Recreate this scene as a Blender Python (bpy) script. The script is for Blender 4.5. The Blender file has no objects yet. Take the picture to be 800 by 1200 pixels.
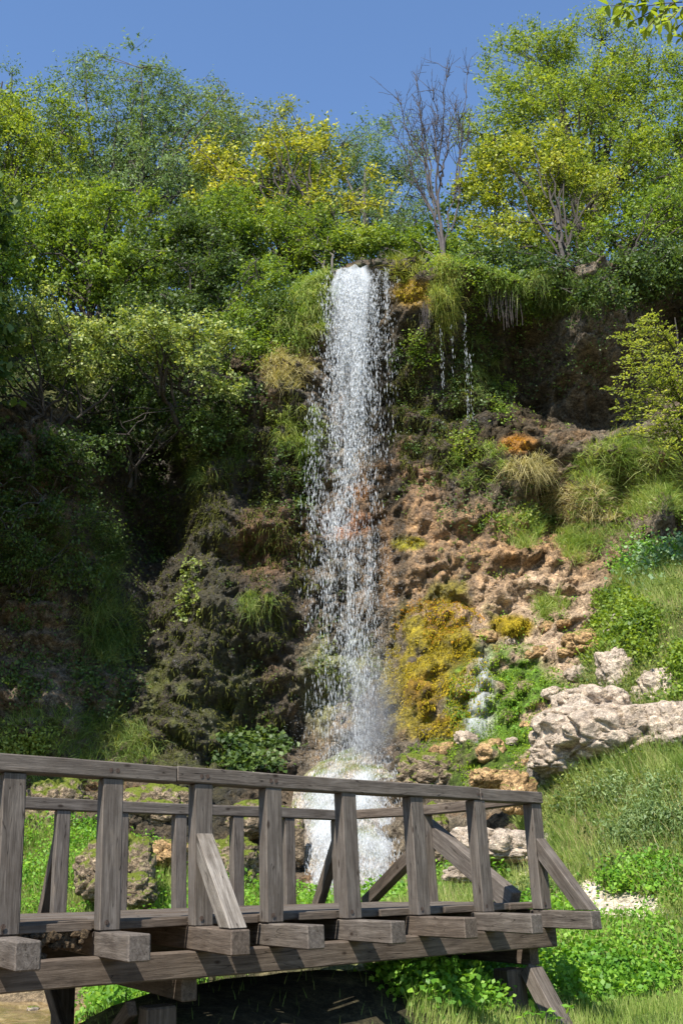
import bpy, bmesh, math, random
import numpy as np
from mathutils import Vector, Matrix

random.seed(7)
RNG = np.random.default_rng(7)
scene = bpy.context.scene
COL = scene.collection
R = math.radians

# ------------------------------------------------------------------ camera, sky, sun, exposure
F_PX, PITCH = 1290.0, R(19.5)
cam_data = bpy.data.cameras.new('camera')
cam_data.sensor_fit = 'VERTICAL'; cam_data.sensor_height = 36; cam_data.sensor_width = 24
cam_data.lens = F_PX / 1200 * 36
cam_data.clip_start = 0.1; cam_data.clip_end = 2000
cam = bpy.data.objects.new('camera', cam_data); COL.objects.link(cam)
cam.rotation_euler = (math.pi / 2 + PITCH, 0, 0)
scene.camera = cam

SUN = Vector((-0.34, -0.80, 1.0)).normalized()       # direction towards the sun
world = bpy.data.worlds.new('World'); scene.world = world; world.use_nodes = True
wn = world.node_tree.nodes; wn.clear()
sky = wn.new('ShaderNodeTexSky'); sky.sky_type = 'NISHITA'; sky.sun_disc = False
sky.sun_elevation = math.asin(SUN.z)
sky.sun_rotation = math.atan2(SUN.x, SUN.y)
sky.altitude = 300; sky.air_density = 1.05; sky.dust_density = 0.0; sky.ozone_density = 5.5
bg = wn.new('ShaderNodeBackground'); bg.inputs['Strength'].default_value = 0.13
wo = wn.new('ShaderNodeOutputWorld')
world.node_tree.links.new(sky.outputs[0], bg.inputs[0]); world.node_tree.links.new(bg.outputs[0], wo.inputs[0])
sl = bpy.data.lights.new('sun', 'SUN'); sl.energy = 5.0; sl.angle = R(0.5); sl.color = (1.0, 0.955, 0.87)
sun = bpy.data.objects.new('sun', sl); COL.objects.link(sun); sun.location = (0, 0, 60)
sun.rotation_euler = SUN.to_track_quat('Z', 'Y').to_euler()
scene.view_settings.view_transform = 'Standard'; scene.view_settings.look = 'None'
scene.view_settings.exposure = 0.90; scene.view_settings.gamma = 1.0
scene.view_settings.use_curve_mapping = False
scene.render.engine = 'CYCLES'
scene.cycles.max_bounces = 6; scene.cycles.transparent_max_bounces = 12
scene.cycles.diffuse_bounces = 3; scene.cycles.glossy_bounces = 2; scene.cycles.transmission_bounces = 4

# ------------------------------------------------------------------ survey: picture measurements -> places in metres
CT, ST = math.cos(PITCH), math.sin(PITCH)
def ray(px, py):
    px = np.asarray(px, float); py = np.asarray(py, float)
    return np.stack([px - 400, F_PX * CT - (600 - py) * ST, F_PX * ST + (600 - py) * CT], -1)
def at(px, py, Y):
    r = ray(px, py); return r * (np.asarray(Y, float) / r[..., 1])[..., None]
def proj(P):
    P = np.asarray(P, float)
    d = P[..., 1] * CT + P[..., 2] * ST
    u = -P[..., 1] * ST + P[..., 2] * CT
    return 400 + F_PX * P[..., 0] / d, 600 - F_PX * u / d

# ------------------------------------------------------------------ noise
def _hash(ix, iy, iz, seed):
    h = (ix.astype(np.int64) * 374761393 + iy.astype(np.int64) * 668265263 + iz.astype(np.int64) * 2147483647 + seed * 974711) & 0xffffffff
    h = ((h ^ (h >> 13)) * 1274126177) & 0xffffffff
    h = ((h ^ (h >> 15)) * 2246822519) & 0xffffffff
    return (h ^ (h >> 16)) & 0xffffffff
def noise(P, scale=1.0, seed=0):
    p = np.asarray(P, float) * scale
    i = np.floor(p).astype(np.int64); f = p - i; u = f * f * (3 - 2 * f)
    out = 0
    for dx in (0, 1):
        for dy in (0, 1):
            for dz in (0, 1):
                v = _hash(i[..., 0] + dx, i[..., 1] + dy, i[..., 2] + dz, seed) / 0xffffffff
                w = (u[..., 0] if dx else 1 - u[..., 0]) * (u[..., 1] if dy else 1 - u[..., 1]) * (u[..., 2] if dz else 1 - u[..., 2])
                out = out + v * w
    return out * 2 - 1
def fbm(P, scale=1.0, octv=4, seed=0, gain=0.5):
    s = 0; a = 1; t = 0
    for k in range(octv):
        s = s + a * noise(P, scale * 2 ** k, seed + k * 17); t += a; a *= gain
    return s / t
def worley(P, scale=1.0, seed=0):
    p = np.asarray(P, float) * scale
    i = np.floor(p).astype(np.int64); best = np.full(p.shape[:-1], 9.0); second = best.copy()
    for dx in (-1, 0, 1):
        for dy in (-1, 0, 1):
            for dz in (-1, 0, 1):
                c = i + np.array([dx, dy, dz])
                q = np.stack([_hash(c[..., 0], c[..., 1], c[..., 2], seed + k) / 0xffffffff for k in (1, 2, 3)], -1) + c
                d = np.sqrt(((q - p) ** 2).sum(-1))
                second = np.where(d < best, best, np.minimum(second, d)); best = np.minimum(best, d)
    return best, second
def smooth(a, b, x):
    t = np.clip((x - a) / (b - a), 0, 1); return t * t * (3 - 2 * t)
class TPS:
    def __init__(s, uv, w, lam=0.02):
        s.uv = np.asarray(uv, float); n = len(uv); w = np.asarray(w, float)
        K = s.k(s.uv, s.uv) + lam * np.eye(n); Pm = np.hstack([np.ones((n, 1)), s.uv])
        A = np.zeros((n + 3, n + 3)); A[:n, :n] = K; A[:n, n:] = Pm; A[n:, :n] = Pm.T
        s.c = np.linalg.solve(A, np.concatenate([w, np.zeros(3)]))
    @staticmethod
    def k(a, b):
        r2 = ((a[:, None, :] - b[None]) ** 2).sum(-1); return 0.5 * r2 * np.log(r2 + 1e-9)
    def __call__(s, u, v):
        u = np.asarray(u, float); sh = u.shape; q = np.stack([u.ravel(), np.asarray(v, float).ravel()], -1); out = np.empty(len(q))
        for a in range(0, len(q), 40000):
            b = q[a:a + 40000]; out[a:a + 40000] = s.k(b, s.uv) @ s.c[:-3] + s.c[-3] + b @ s.c[-2:]
        return out.reshape(sh)

# ------------------------------------------------------------------ object helpers
def tag(o, label=None, cat=None, group=None, kind=None):
    if label: o['label'] = label
    if cat: o['category'] = cat
    if group: o['group'] = group
    if kind: o['kind'] = kind
    return o
def empty(name, loc, label=None, cat=None, group=None):
    o = bpy.data.objects.new(name, None); o.location = Vector([float(c) for c in loc]); o.empty_display_size = 0.2
    COL.objects.link(o); return tag(o, label, cat, group)
def link(name, me, mat, parent=None):
    o = bpy.data.objects.new(name, me); COL.objects.link(o)
    if mat and not me.materials: me.materials.append(mat)
    if parent is not None:
        o.parent = parent; o.matrix_parent_inverse = Matrix.Translation(-Vector(parent.location))
    return o
def mesh_np(name, V, Fs, mat, parent=None, smooth_=False, attrs=None):
    """V (n,3); Fs a list of (m,k) index arrays."""
    V = np.asarray(V, np.float32); me = bpy.data.meshes.new(name)
    me.vertices.add(len(V)); me.vertices.foreach_set('co', V.ravel())
    Fs = [np.asarray(f, np.int32) for f in Fs if len(f)]
    loops = np.concatenate([f.ravel() for f in Fs]); tot = np.concatenate([np.full(len(f), f.shape[1], np.int32) for f in Fs])
    start = np.concatenate([[0], np.cumsum(tot)[:-1]]).astype(np.int32)
    me.loops.add(len(loops)); me.loops.foreach_set('vertex_index', loops)
    me.polygons.add(len(tot)); me.polygons.foreach_set('loop_start', start); me.polygons.foreach_set('loop_total', tot)
    if smooth_: me.polygons.foreach_set('use_smooth', np.ones(len(tot), bool))
    for k, a in (attrs or {}).items():
        a = np.asarray(a, np.float32)
        if a.ndim == 1:
            at_ = me.attributes.new(k, 'FLOAT', 'POINT'); at_.data.foreach_set('value', a)
        else:
            at_ = me.attributes.new(k, 'FLOAT_VECTOR', 'POINT'); at_.data.foreach_set('vector', a.ravel())
    me.update(calc_edges=True); me.validate()
    return link(name, me, mat, parent)
class MB:
    """collects pieces that form ONE part"""
    def __init__(s): s.V = []; s.F = {}; s.n = 0
    def add(s, V, F):
        V = np.asarray(V, float)
        F = np.asarray(F, int); s.V.append(V); s.F.setdefault(F.shape[1], []).append(F + s.n); s.n += len(V)
    def tube(s, pts, rad, n=6):
        pts = np.asarray(pts, float); k = len(pts); rad = np.broadcast_to(np.asarray(rad, float), (k,))
        T = np.gradient(pts, axis=0); T /= np.linalg.norm(T, axis=1)[:, None] + 1e-9
        ref = np.array([0.31, 0.17, 0.93]) if abs(T[0][2]) < 0.8 else np.array([0.9, 0.3, 0.1])
        a = np.cross(T, ref); a /= np.linalg.norm(a, axis=1)[:, None] + 1e-9; b = np.cross(T, a)
        th = np.linspace(0, 2 * math.pi, n, endpoint=False)
        V = pts[:, None, :] + rad[:, None, None] * (np.cos(th)[None, :, None] * a[:, None, :] + np.sin(th)[None, :, None] * b[:, None, :])
        i = np.arange(k - 1)[:, None] * n; j = np.arange(n)[None]; j2 = (j + 1) % n
        s.add(V.reshape(-1, 3), np.stack([i + j, i + j2, i + n + j2, i + n + j], -1).reshape(-1, 4))
    def build(s, name, mat, parent=None, smooth_=False, attrs=None):
        return mesh_np(name, np.concatenate(s.V), [np.concatenate(f) for f in s.F.values()], mat, parent, smooth_, attrs)

# ------------------------------------------------------------------ materials
def new_mat(name):
    m = bpy.data.materials.new(name); m.use_nodes = True; nt = m.node_tree; nt.nodes.clear()
    return m, nt, nt.nodes, nt.links
def N(nt, t, **kw):
    n = nt.nodes.new(t)
    for k, v in kw.items():
        if k.startswith('i_'):
            key = k[2:]; key = int(key) if key.isdigit() else key.replace('_', ' ')
            n.inputs[key].default_value = v
        else: setattr(n, k, v)
    return n
def ramp(nt, fac, stops, interp='LINEAR'):
    n = nt.nodes.new('ShaderNodeValToRGB'); n.color_ramp.interpolation = interp; e = n.color_ramp.elements
    while len(e) < len(stops): e.new(0.5)
    for q, (p, c) in zip(e, stops):
        q.position = p; q.color = tuple(c) + (1,) if len(c) == 3 else c
    nt.links.new(fac, n.inputs[0]); return n.outputs[0]
def mix(nt, fac, a, b, mode='MIX'):
    n = nt.nodes.new('ShaderNodeMix'); n.data_type = 'RGBA'; n.blend_type = mode
    for s, v in ((0, fac), (6, a), (7, b)):
        if hasattr(v, 'links'): nt.links.new(v, n.inputs[s])
        else: n.inputs[s].default_value = v if s == 0 else (tuple(v) + (1,))
    return n.outputs[2]
def math_(nt, op, a, b=0.0, clamp=False):
    n = nt.nodes.new('ShaderNodeMath'); n.operation = op; n.use_clamp = clamp
    for s, v in ((0, a), (1, b)):
        if hasattr(v, 'links'): nt.links.new(v, n.inputs[s])
        else: n.inputs[s].default_value = v
    return n.outputs[0]
def noise_node(nt, vec, scale, detail=6, rough=0.6, dist=0.0):
    n = N(nt, 'ShaderNodeTexNoise', i_Scale=scale, i_Detail=detail, i_Roughness=rough, i_Distortion=dist)
    if vec is not None: nt.links.new(vec, n.inputs['Vector'])
    return n.outputs['Fac']

def leaf_mat(name, cols, transl=0.45, clump=0.9, rough=0.5, spec=0.35):
    """cols: darker, mid, lighter leaf colours; they vary leaf by leaf and branch by branch."""
    cols = [tuple(v * 1.22 for v in c) for c in cols]
    m, nt, nd, lk = new_mat(name)
    geo = N(nt, 'ShaderNodeNewGeometry'); pos = geo.outputs['Position']
    rnd = geo.outputs['Random Per Island']
    nz = noise_node(nt, pos, clump, 3, 0.6)
    f = math_(nt, 'ADD', math_(nt, 'MULTIPLY', rnd, 0.55), math_(nt, 'MULTIPLY', math_(nt, 'SUBTRACT', nz, 0.28), 1.1))
    c = ramp(nt, f, [(0.12, cols[0]), (0.5, cols[1]), (0.88, cols[2])])
    tc = mix(nt, 1.0, c, (1.25, 1.2, 0.45), 'MULTIPLY')
    p = N(nt, 'ShaderNodeBsdfPrincipled'); lk.new(c, p.inputs['Base Color']); p.inputs['Roughness'].default_value = rough
    p.inputs['Specular IOR Level'].default_value = spec
    t = N(nt, 'ShaderNodeBsdfTranslucent'); lk.new(tc, t.inputs['Color'])
    x = N(nt, 'ShaderNodeMixShader'); x.inputs[0].default_value = transl
    lk.new(p.outputs[0], x.inputs[1]); lk.new(t.outputs[0], x.inputs[2])
    o = N(nt, 'ShaderNodeOutputMaterial'); lk.new(x.outputs[0], o.inputs[0]); return m
def bark_mat(name, a, b, scale=6):
    m, nt, nd, lk = new_mat(name)
    geo = N(nt, 'ShaderNodeNewGeometry'); mp = N(nt, 'ShaderNodeMapping'); mp.inputs['Scale'].default_value = (1, 1, 0.25)
    lk.new(geo.outputs['Position'], mp.inputs[0]); nz = noise_node(nt, mp.outputs[0], scale, 8, 0.7)
    p = N(nt, 'ShaderNodeBsdfPrincipled', i_Roughness=0.9); lk.new(ramp(nt, nz, [(0.35, a), (0.7, b)]), p.inputs['Base Color'])
    bp = N(nt, 'ShaderNodeBump', i_Strength=0.8, i_Distance=0.03); lk.new(nz, bp.inputs['Height']); lk.new(bp.outputs[0], p.inputs['Normal'])
    o = N(nt, 'ShaderNodeOutputMaterial'); lk.new(p.outputs[0], o.inputs[0]); return m

M = {}
M['leaf_willow'] = leaf_mat('grey_green_leaves', [(0.055, 0.095, 0.03), (0.115, 0.18, 0.055), (0.22, 0.29, 0.11)], 0.38, 1.2, 0.5, 0.25)
M['leaf_green'] = leaf_mat('fresh_green_leaves', [(0.05, 0.095, 0.016), (0.13, 0.2, 0.025), (0.26, 0.33, 0.04)], 0.45, 1.1)
M['leaf_yellowgreen'] = leaf_mat('yellow_green_leaves', [(0.07, 0.125, 0.015), (0.17, 0.235, 0.03), (0.33, 0.37, 0.055)], 0.5, 1.0)
M['leaf_yellow'] = leaf_mat('yellow_leaves', [(0.11, 0.15, 0.02), (0.31, 0.315, 0.035), (0.50, 0.47, 0.09)], 0.45, 0.8)
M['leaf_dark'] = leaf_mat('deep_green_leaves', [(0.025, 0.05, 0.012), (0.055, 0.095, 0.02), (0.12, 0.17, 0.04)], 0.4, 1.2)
M['leaf_olive'] = leaf_mat('olive_leaves', [(0.07, 0.105, 0.02), (0.14, 0.18, 0.04), (0.25, 0.28, 0.07)], 0.4, 1.2)
M['leaf_pale'] = leaf_mat('pale_lime_leaves', [(0.13, 0.18, 0.03), (0.25, 0.30, 0.06), (0.42, 0.44, 0.13)], 0.5, 1.0)
M['leaf_sunny'] = leaf_mat('mottled_maple_leaves', [(0.06, 0.10, 0.02), (0.19, 0.25, 0.06), (0.46, 0.48, 0.18)], 0.42, 1.7)
M['leaf_limeyellow'] = leaf_mat('lime_yellow_leaves', [(0.08, 0.13, 0.015), (0.22, 0.265, 0.03), (0.43, 0.42, 0.07)], 0.45, 0.9)
M['leaf_minty'] = leaf_mat('grey_green_herb_leaves', [(0.06, 0.11, 0.035), (0.14, 0.2, 0.07), (0.26, 0.32, 0.13)], 0.35, 1.4)
M['leaf_nettle'] = leaf_mat('bright_broad_leaves', [(0.05, 0.14, 0.012), (0.12, 0.26, 0.025), (0.25, 0.40, 0.05)], 0.45, 1.6)
M['leaf_bluegreen'] = leaf_mat('blue_green_leaves', [(0.05, 0.11, 0.05), (0.12, 0.2, 0.09), (0.24, 0.32, 0.16)], 0.35, 1.4)
M['grass'] = leaf_mat('mixed_grass_blades', [(0.08, 0.15, 0.022), (0.20, 0.275, 0.055), (0.40, 0.41, 0.16)], 0.4, 1.3, 0.6, 0.25)
M['grass_dark'] = leaf_mat('shaded_grass_blades', [(0.05, 0.09, 0.02), (0.12, 0.18, 0.04), (0.26, 0.28, 0.09)], 0.4, 1.3, 0.6, 0.25)  # darker copy of the grass, shade put into its colours
M['grass_lime'] = leaf_mat('lime_hanging_grass', [(0.08, 0.11, 0.015), (0.21, 0.24, 0.04), (0.38, 0.36, 0.10)], 0.4, 1.5, 0.6, 0.2)
M['grass_straw'] = leaf_mat('dry_straw_blades', [(0.16, 0.16, 0.06), (0.36, 0.31, 0.14), (0.55, 0.47, 0.26)], 0.35, 1.5, 0.7, 0.2)
M['moss_fronds'] = leaf_mat('moss_fronds', [(0.07, 0.10, 0.01), (0.16, 0.17, 0.015), (0.30, 0.24, 0.02)], 0.2, 1.5, 0.8, 0.1)
M['bark'] = bark_mat('grey_brown_bark', (0.045, 0.036, 0.03), (0.15, 0.13, 0.11))
M['bark_dark'] = bark_mat('dark_bark', (0.022, 0.017, 0.014), (0.075, 0.06, 0.048))
M['deadwood'] = bark_mat('bleached_deadwood', (0.03, 0.024, 0.023), (0.085, 0.07, 0.064))

def rock_shader(name, use_attr=True, base=None, moss=0.0, bump=1.0, sc=1.0, wet=False, con=1.0):
    """tufa and limestone; attribute 'tint' (vector) = surface colour laid down on the mesh, mottled here"""
    m, nt, nd, lk = new_mat(name)
    geo = N(nt, 'ShaderNodeNewGeometry'); pos = geo.outputs['Position']
    if use_attr:
        at_ = N(nt, 'ShaderNodeAttribute', attribute_name='tint'); base_c = at_.outputs['Vector']
    else:
        c0, c1 = base; base_c = ramp(nt, noise_node(nt, pos, 1.3 * sc, 8, 0.65), [(0.3, c0), (0.68, c1)])
    n1 = noise_node(nt, pos, 5.0 * sc, 10, 0.72); n2 = noise_node(nt, pos, 22.0 * sc, 6, 0.7)
    vo = N(nt, 'ShaderNodeTexVoronoi', i_Scale=9.0 * sc); vo.feature = 'F1'; lk.new(pos, vo.inputs['Vector'])
    sf = lambda c: tuple(1 + (v - 1) * con for v in c)
    k = ramp(nt, n1, [(0.34, sf((0.30, 0.28, 0.26))), (0.48, sf((0.85, 0.85, 0.85))), (0.66, sf((1.75, 1.7, 1.6)))])
    c = mix(nt, 1.0, base_c, k, 'MULTIPLY')
    k2 = ramp(nt, n2, [(0.34, sf((0.5, 0.48, 0.46))), (0.66, sf((1.45, 1.45, 1.45)))]); c = mix(nt, 1.0, c, k2, 'MULTIPLY')
    if moss > 0:
        sep = N(nt, 'ShaderNodeSeparateXYZ'); lk.new(geo.outputs['Normal'], sep.inputs[0])
        mm = math_(nt, 'ADD', sep.outputs[2], math_(nt, 'MULTIPLY', noise_node(nt, pos, 2.5, 6, 0.7), 1.6))
        mm = math_(nt, 'MULTIPLY', math_(nt, 'SUBTRACT', mm, 1.95 - moss), 2.6, True)
        c = mix(nt, mm, c, mix(nt, n2, (0.07, 0.11, 0.012), (0.20, 0.22, 0.03)))
    p = N(nt, 'ShaderNodeBsdfPrincipled', i_Roughness=0.9); p.inputs['Specular IOR Level'].default_value = 0.2
    if wet:
        wa = N(nt, 'ShaderNodeAttribute', attribute_name='wet'); w_ = math_(nt, 'MULTIPLY', wa.outputs['Fac'], ramp(nt, n1, [(.35, (1, 1, 1)), (.6, (.35, .35, .35))]))
        lk.new(math_(nt, 'SUBTRACT', .92, math_(nt, 'MULTIPLY', w_, .62)), p.inputs['Roughness']); lk.new(math_(nt, 'ADD', .2, math_(nt, 'MULTIPLY', w_, .4)), p.inputs['Specular IOR Level'])
    lk.new(c, p.inputs['Base Color'])
    n4 = noise_node(nt, pos, 55.0 * sc, 4, 0.7)
    c = mix(nt, 1.0, c, ramp(nt, n4, [(0.35, (0.62, 0.6, 0.58)), (0.62, (1.3, 1.3, 1.3))]), 'MULTIPLY'); lk.new(c, p.inputs['Base Color'])
    h = math_(nt, 'ADD', math_(nt, 'MULTIPLY', n1, 0.75), math_(nt, 'ADD', math_(nt, 'MULTIPLY', n2, 0.25), math_(nt, 'MULTIPLY', vo.outputs['Distance'], 0.35)))
    bp = N(nt, 'ShaderNodeBump', i_Strength=1.0 * bump, i_Distance=0.22 / sc); lk.new(h, bp.inputs['Height']); lk.new(bp.outputs[0], p.inputs['Normal'])
    o = N(nt, 'ShaderNodeOutputMaterial'); lk.new(p.outputs[0], o.inputs[0]); return m
M['cliff'] = rock_shader('wet_tufa_rock', wet=True)
M['ground'] = rock_shader('meadow_soil', bump=0.6, sc=1.6)
M['limestone'] = rock_shader('pale_limestone', False, ((0.40, 0.315, 0.24), (0.69, 0.575, 0.46)), bump=1.0, sc=1.2, con=.7)
M['limestone_grey'] = rock_shader('grey_limestone', False, ((0.24, 0.2, 0.16), (0.48, 0.42, 0.35)), moss=0.5, sc=1.6)
M['boulder_moss'] = rock_shader('mossy_boulder_rock', False, ((0.16, 0.12, 0.08), (0.36, 0.28, 0.2)), moss=1.0, sc=1.8)
M['tufa_orange'] = rock_shader('ochre_tufa', False, ((0.30, 0.18, 0.08), (0.56, 0.38, 0.2)), moss=0.6, sc=1.8)

def wood_mat(name, stops, bleach=0.0):
    m, nt, nd, lk = new_mat(name)
    at_ = N(nt, 'ShaderNodeAttribute', attribute_name='grain')
    mp = N(nt, 'ShaderNodeMapping'); mp.inputs['Scale'].default_value = (1.2, 16, 16); lk.new(at_.outputs['Vector'], mp.inputs[0])
    n1 = noise_node(nt, mp.outputs[0], 2.2, 8, 0.68, 0.6)
    mp2 = N(nt, 'ShaderNodeMapping'); mp2.inputs['Scale'].default_value = (2.2, 60, 60); lk.new(at_.outputs['Vector'], mp2.inputs[0])
    n2 = noise_node(nt, mp2.outputs[0], 2.0, 5, 0.75)
    n3 = noise_node(nt, at_.outputs['Vector'], 3.0, 6, 0.7)
    c = ramp(nt, n1, stops)
    c = mix(nt, 1.0, c, ramp(nt, n2, [(0.32, (0.55, 0.52, 0.5)), (0.42, (0.95, 0.95, 0.95)), (0.7, (1.1, 1.1, 1.1))]), 'MULTIPLY')
    c = mix(nt, 1.0, c, ramp(nt, n3, [(0.3, (0.7, 0.66, 0.62)), (0.55, (1, 1, 1)), (0.75, (1.15, 1.1, 1.02))]), 'MULTIPLY')
    # long open splits
    mp4 = N(nt, 'ShaderNodeMapping'); mp4.inputs['Scale'].default_value = (.9, 14, 14); lk.new(at_.outputs['Vector'], mp4.inputs[0])
    sp = noise_node(nt, mp4.outputs[0], 1.1, 2, .4); spl = math_(nt, 'ABSOLUTE', math_(nt, 'SUBTRACT', sp, .57))
    c = mix(nt, 1.0, c, ramp(nt, spl, [(0.0015, (0.2, 0.18, 0.16)), (0.006, (1, 1, 1))]), 'MULTIPLY')
    # knots and checks
    vo = N(nt, 'ShaderNodeTexVoronoi', i_Scale=2.3); mp3 = N(nt, 'ShaderNodeMapping'); mp3.inputs['Scale'].default_value = (1.0, 2.2, 2.2)
    lk.new(at_.outputs['Vector'], mp3.inputs[0]); lk.new(mp3.outputs[0], vo.inputs['Vector'])
    c = mix(nt, 1.0, c, ramp(nt, vo.outputs['Distance'], [(0.04, (0.3, 0.25, 0.22)), (0.09, (1, 1, 1))]), 'MULTIPLY')
    p = N(nt, 'ShaderNodeBsdfPrincipled', i_Roughness=0.82); p.inputs['Specular IOR Level'].default_value = 0.25
    lk.new(c, p.inputs['Base Color'])
    h = math_(nt, 'ADD', math_(nt, 'MULTIPLY', n1, 0.5), n2)
    bp = N(nt, 'ShaderNodeBump', i_Strength=0.7, i_Distance=0.006); lk.new(h, bp.inputs['Height']); lk.new(bp.outputs[0], p.inputs['Normal'])
    o = N(nt, 'ShaderNodeOutputMaterial'); lk.new(p.outputs[0], o.inputs[0]); return m
M['wood'] = wood_mat('weathered_timber', [(0.3, (0.058, 0.046, 0.037)), (0.5, (0.118, 0.098, 0.081)), (0.72, (0.195, 0.166, 0.14))])
M['wood_brown'] = wood_mat('brown_timber', [(0.3, (0.05, 0.037, 0.028)), (0.5, (0.105, 0.08, 0.06)), (0.72, (0.18, 0.142, 0.112))])
M['wood_pale'] = wood_mat('bleached_timber', [(0.3, (0.08, 0.066, 0.052)), (0.48, (0.18, 0.155, 0.128)), (0.68, (0.31, 0.275, 0.235))])
M['iron'] = bark_mat('rusty_iron', (0.03, 0.02, 0.015), (0.10, 0.06, 0.04), 60)

# ------------------------------------------------------------------ terrain: cliff y(x, z) and ground z(x, y), from surveyed points
CL = [(20,500,26.5),(20,620,26.8),(20,750,26.0),(20,860,25.2),(100,520,27),(100,600,27.2),(100,700,26.8),(100,820,26),
 (180,480,30),(190,560,31.2),(190,650,31),(180,750,28.2),(160,850,26.6),
 (250,500,28.0),(250,560,27.5),(245,620,27.2),(240,700,26.9),(235,780,26.5),(230,860,26.0),
 (285,580,28.2),(285,660,28.0),(310,520,27.6),(315,610,27.1),(320,700,27.0),(335,780,27.3),(340,840,27.9),(290,860,28.3),(290,780,27.6),
 (280,440,27.4),(330,430,27.4),(350,480,27.1),(340,540,27.6),(380,360,27.8),(370,600,28.0),(370,720,27.9),
 (425,322,27.0),(425,350,27.7),(425,420,28.5),(420,500,28.7),(420,600,28.3),(420,700,28),(420,800,27.4),(420,860,26.5),
 (500,330,26.8),(520,355,26.6),(510,430,27.5),(500,520,27.7),(480,600,27.3),(480,660,27),(480,740,26.5),(480,800,25.9),(490,860,25.0),
 (560,400,28.2),(560,480,27.9),(560,560,27.3),(560,630,26.3),(560,700,26.1),(560,760,25.3),(560,820,24.3),(560,880,23.2),
 (620,340,26.9),(620,400,28.4),(620,470,29.2),(600,515,26.7),(620,560,26.5),(620,600,27.4),(630,640,26.1),(640,700,25.5),(640,760,24.3),(640,830,22.8),
 (700,350,26.5),(690,400,27.0),(700,440,28.2),(690,490,30.0),(700,530,26.7),(700,575,26.0),(700,618,29.0),(640,615,28.6),(720,660,25.6),
 (780,340,29),(780,390,29.8),(780,460,28.5),(780,530,25.9),(780,580,25.3),(780,622,28.4),(780,690,24.4),
 (480,950,23.3),(560,950,21.8),(620,950,20.4),(350,950,24.8),(250,950,24.6),(100,950,24.4),(20,930,24.6),
 (480,1040,21.4),(350,1040,22.4),(20,1020,23.2),(200,1030,22.8)]
cp = np.array([at(*c) for c in CL])
ex = np.array([(-15,24,2),(-15,26,8),(-15,27,14),(-22,25,2),(-22,27,14),(-12,27,12),(-12,25.5,5),
               (14,24,6),(14,26,10),(14,27,16),(22,22,8),(22,26,18),(0,28,19),(-8,28,19),(9,28,20)], float)
cp = np.vstack([cp, ex])
cliff_base = TPS(cp[:, [0, 2]], cp[:, 1], 0.05)
def rim(x): return np.interp(x, [-22,-14,-9,-6,-4.2,-2.6,-1.2,0.2,1.3,2.6,5,9,14,22], [12.2,12.2,12.4,12.9,13.6,15.2,16.7,17.0,17.0,16.8,16.2,17.2,18.5,20])
def cliff_disp(x, y, z):
    P = np.stack([x, y * 0.6, z], -1)
    W = P + 0.40 * np.stack([noise(P, 1.1, 91), noise(P, 1.1, 92), noise(P, 1.1, 93)], -1) + 0.1 * np.stack([noise(P, 4.1, 94), noise(P, 4.1, 95), noise(P, 4.1, 96)], -1)
    f1, f2 = worley(W * np.array([1, 1, 0.8]), 0.7, 5); g1, g2 = worley(W, 1.9, 9)
    rd = lambda sc, sd: 1 - 2 * np.abs(noise(W, sc, sd))
    d = 0.60 * fbm(P, 0.45, 3, 3) + 0.20 * (0.5 - f1) + 0.07 * (0.5 - g1)
    d += 0.16 * rd(0.9, 201) + 0.13 * rd(1.9, 202) + 0.10 * rd(3.9, 203) + 0.085 * rd(7.9, 204) + 0.06 * noise(W, 15, 205)
    d -= 0.13 * (1 - smooth(0.0, 0.10, f2 - f1)) + 0.05 * (1 - smooth(0, 0.12, g2 - g1))
    # pits and small overhangs: shelves that project and undercut again
    d -= 0.28 * smooth(0.25, 0.6, noise(W * np.array([.8, .8, 1.3]), 1.2, 211)) + 0.13 * smooth(0.25, 0.6, noise(W, 3.0, 212)) + 0.06 * smooth(0.2, 0.5, noise(W, 7.0, 214))
    sh = (z * 1.1 + 0.8 * noise(P * np.array([1, 1, .4]), 0.7, 213)) % 1.0
    d += 0.16 * smooth(0, .75, sh) * (1 - smooth(.8, .98, sh))
    qx, qy = proj(np.stack([x, y, z], -1)); wb = .35 * noise(P, 1.3, 221)
    mk = np.zeros_like(x)
    for (a_, b_, c_, e_) in ((514, 785, 62, 84), (600, 828, 72, 66), (540, 893, 75, 32), (598, 735, 26, 14)):
        mk = np.maximum(mk, 1 - smooth(.75, 1.1, np.sqrt(((qx - a_) / c_) ** 2 + ((qy - b_) / e_) ** 2) + wb))
    c1, _ = worley(W * np.array([1, 1, .85]), 1.7, 231); c2, _ = worley(W, 3.6, 232)
    cush = .85 * (.62 - c1) + .30 * (.6 - c2) + .25 * fbm(P, .6, 2, 233)
    d = d * (1 - .55 * mk) + cush * mk
    d += 0.10 * noise(np.stack([x * 3.2, y * 0.3, z * 0.35], -1), 1.0, 44)
    return d
def cliff_y(x, z):
    b = cliff_base(x, z); return b - cliff_disp(x, b, z) * (1 - 0.75 * smooth(1.6, 0.2, np.hypot((x - 0.6), (z - rim(0.6)) * 0.8)))
def top_z(x, back):   # ground above the rim: 'back' metres behind it
    s = np.interp(x, [-20, -6, -2, 3, 20], [1.0, 0.95, 0.45, 0.3, 0.3])
    return s * back * np.exp(-back / 60) + 0.25 * fbm(np.stack([x, back, x * 0], -1), 0.5, 3, 71) * smooth(0, 1.5, back)

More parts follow.
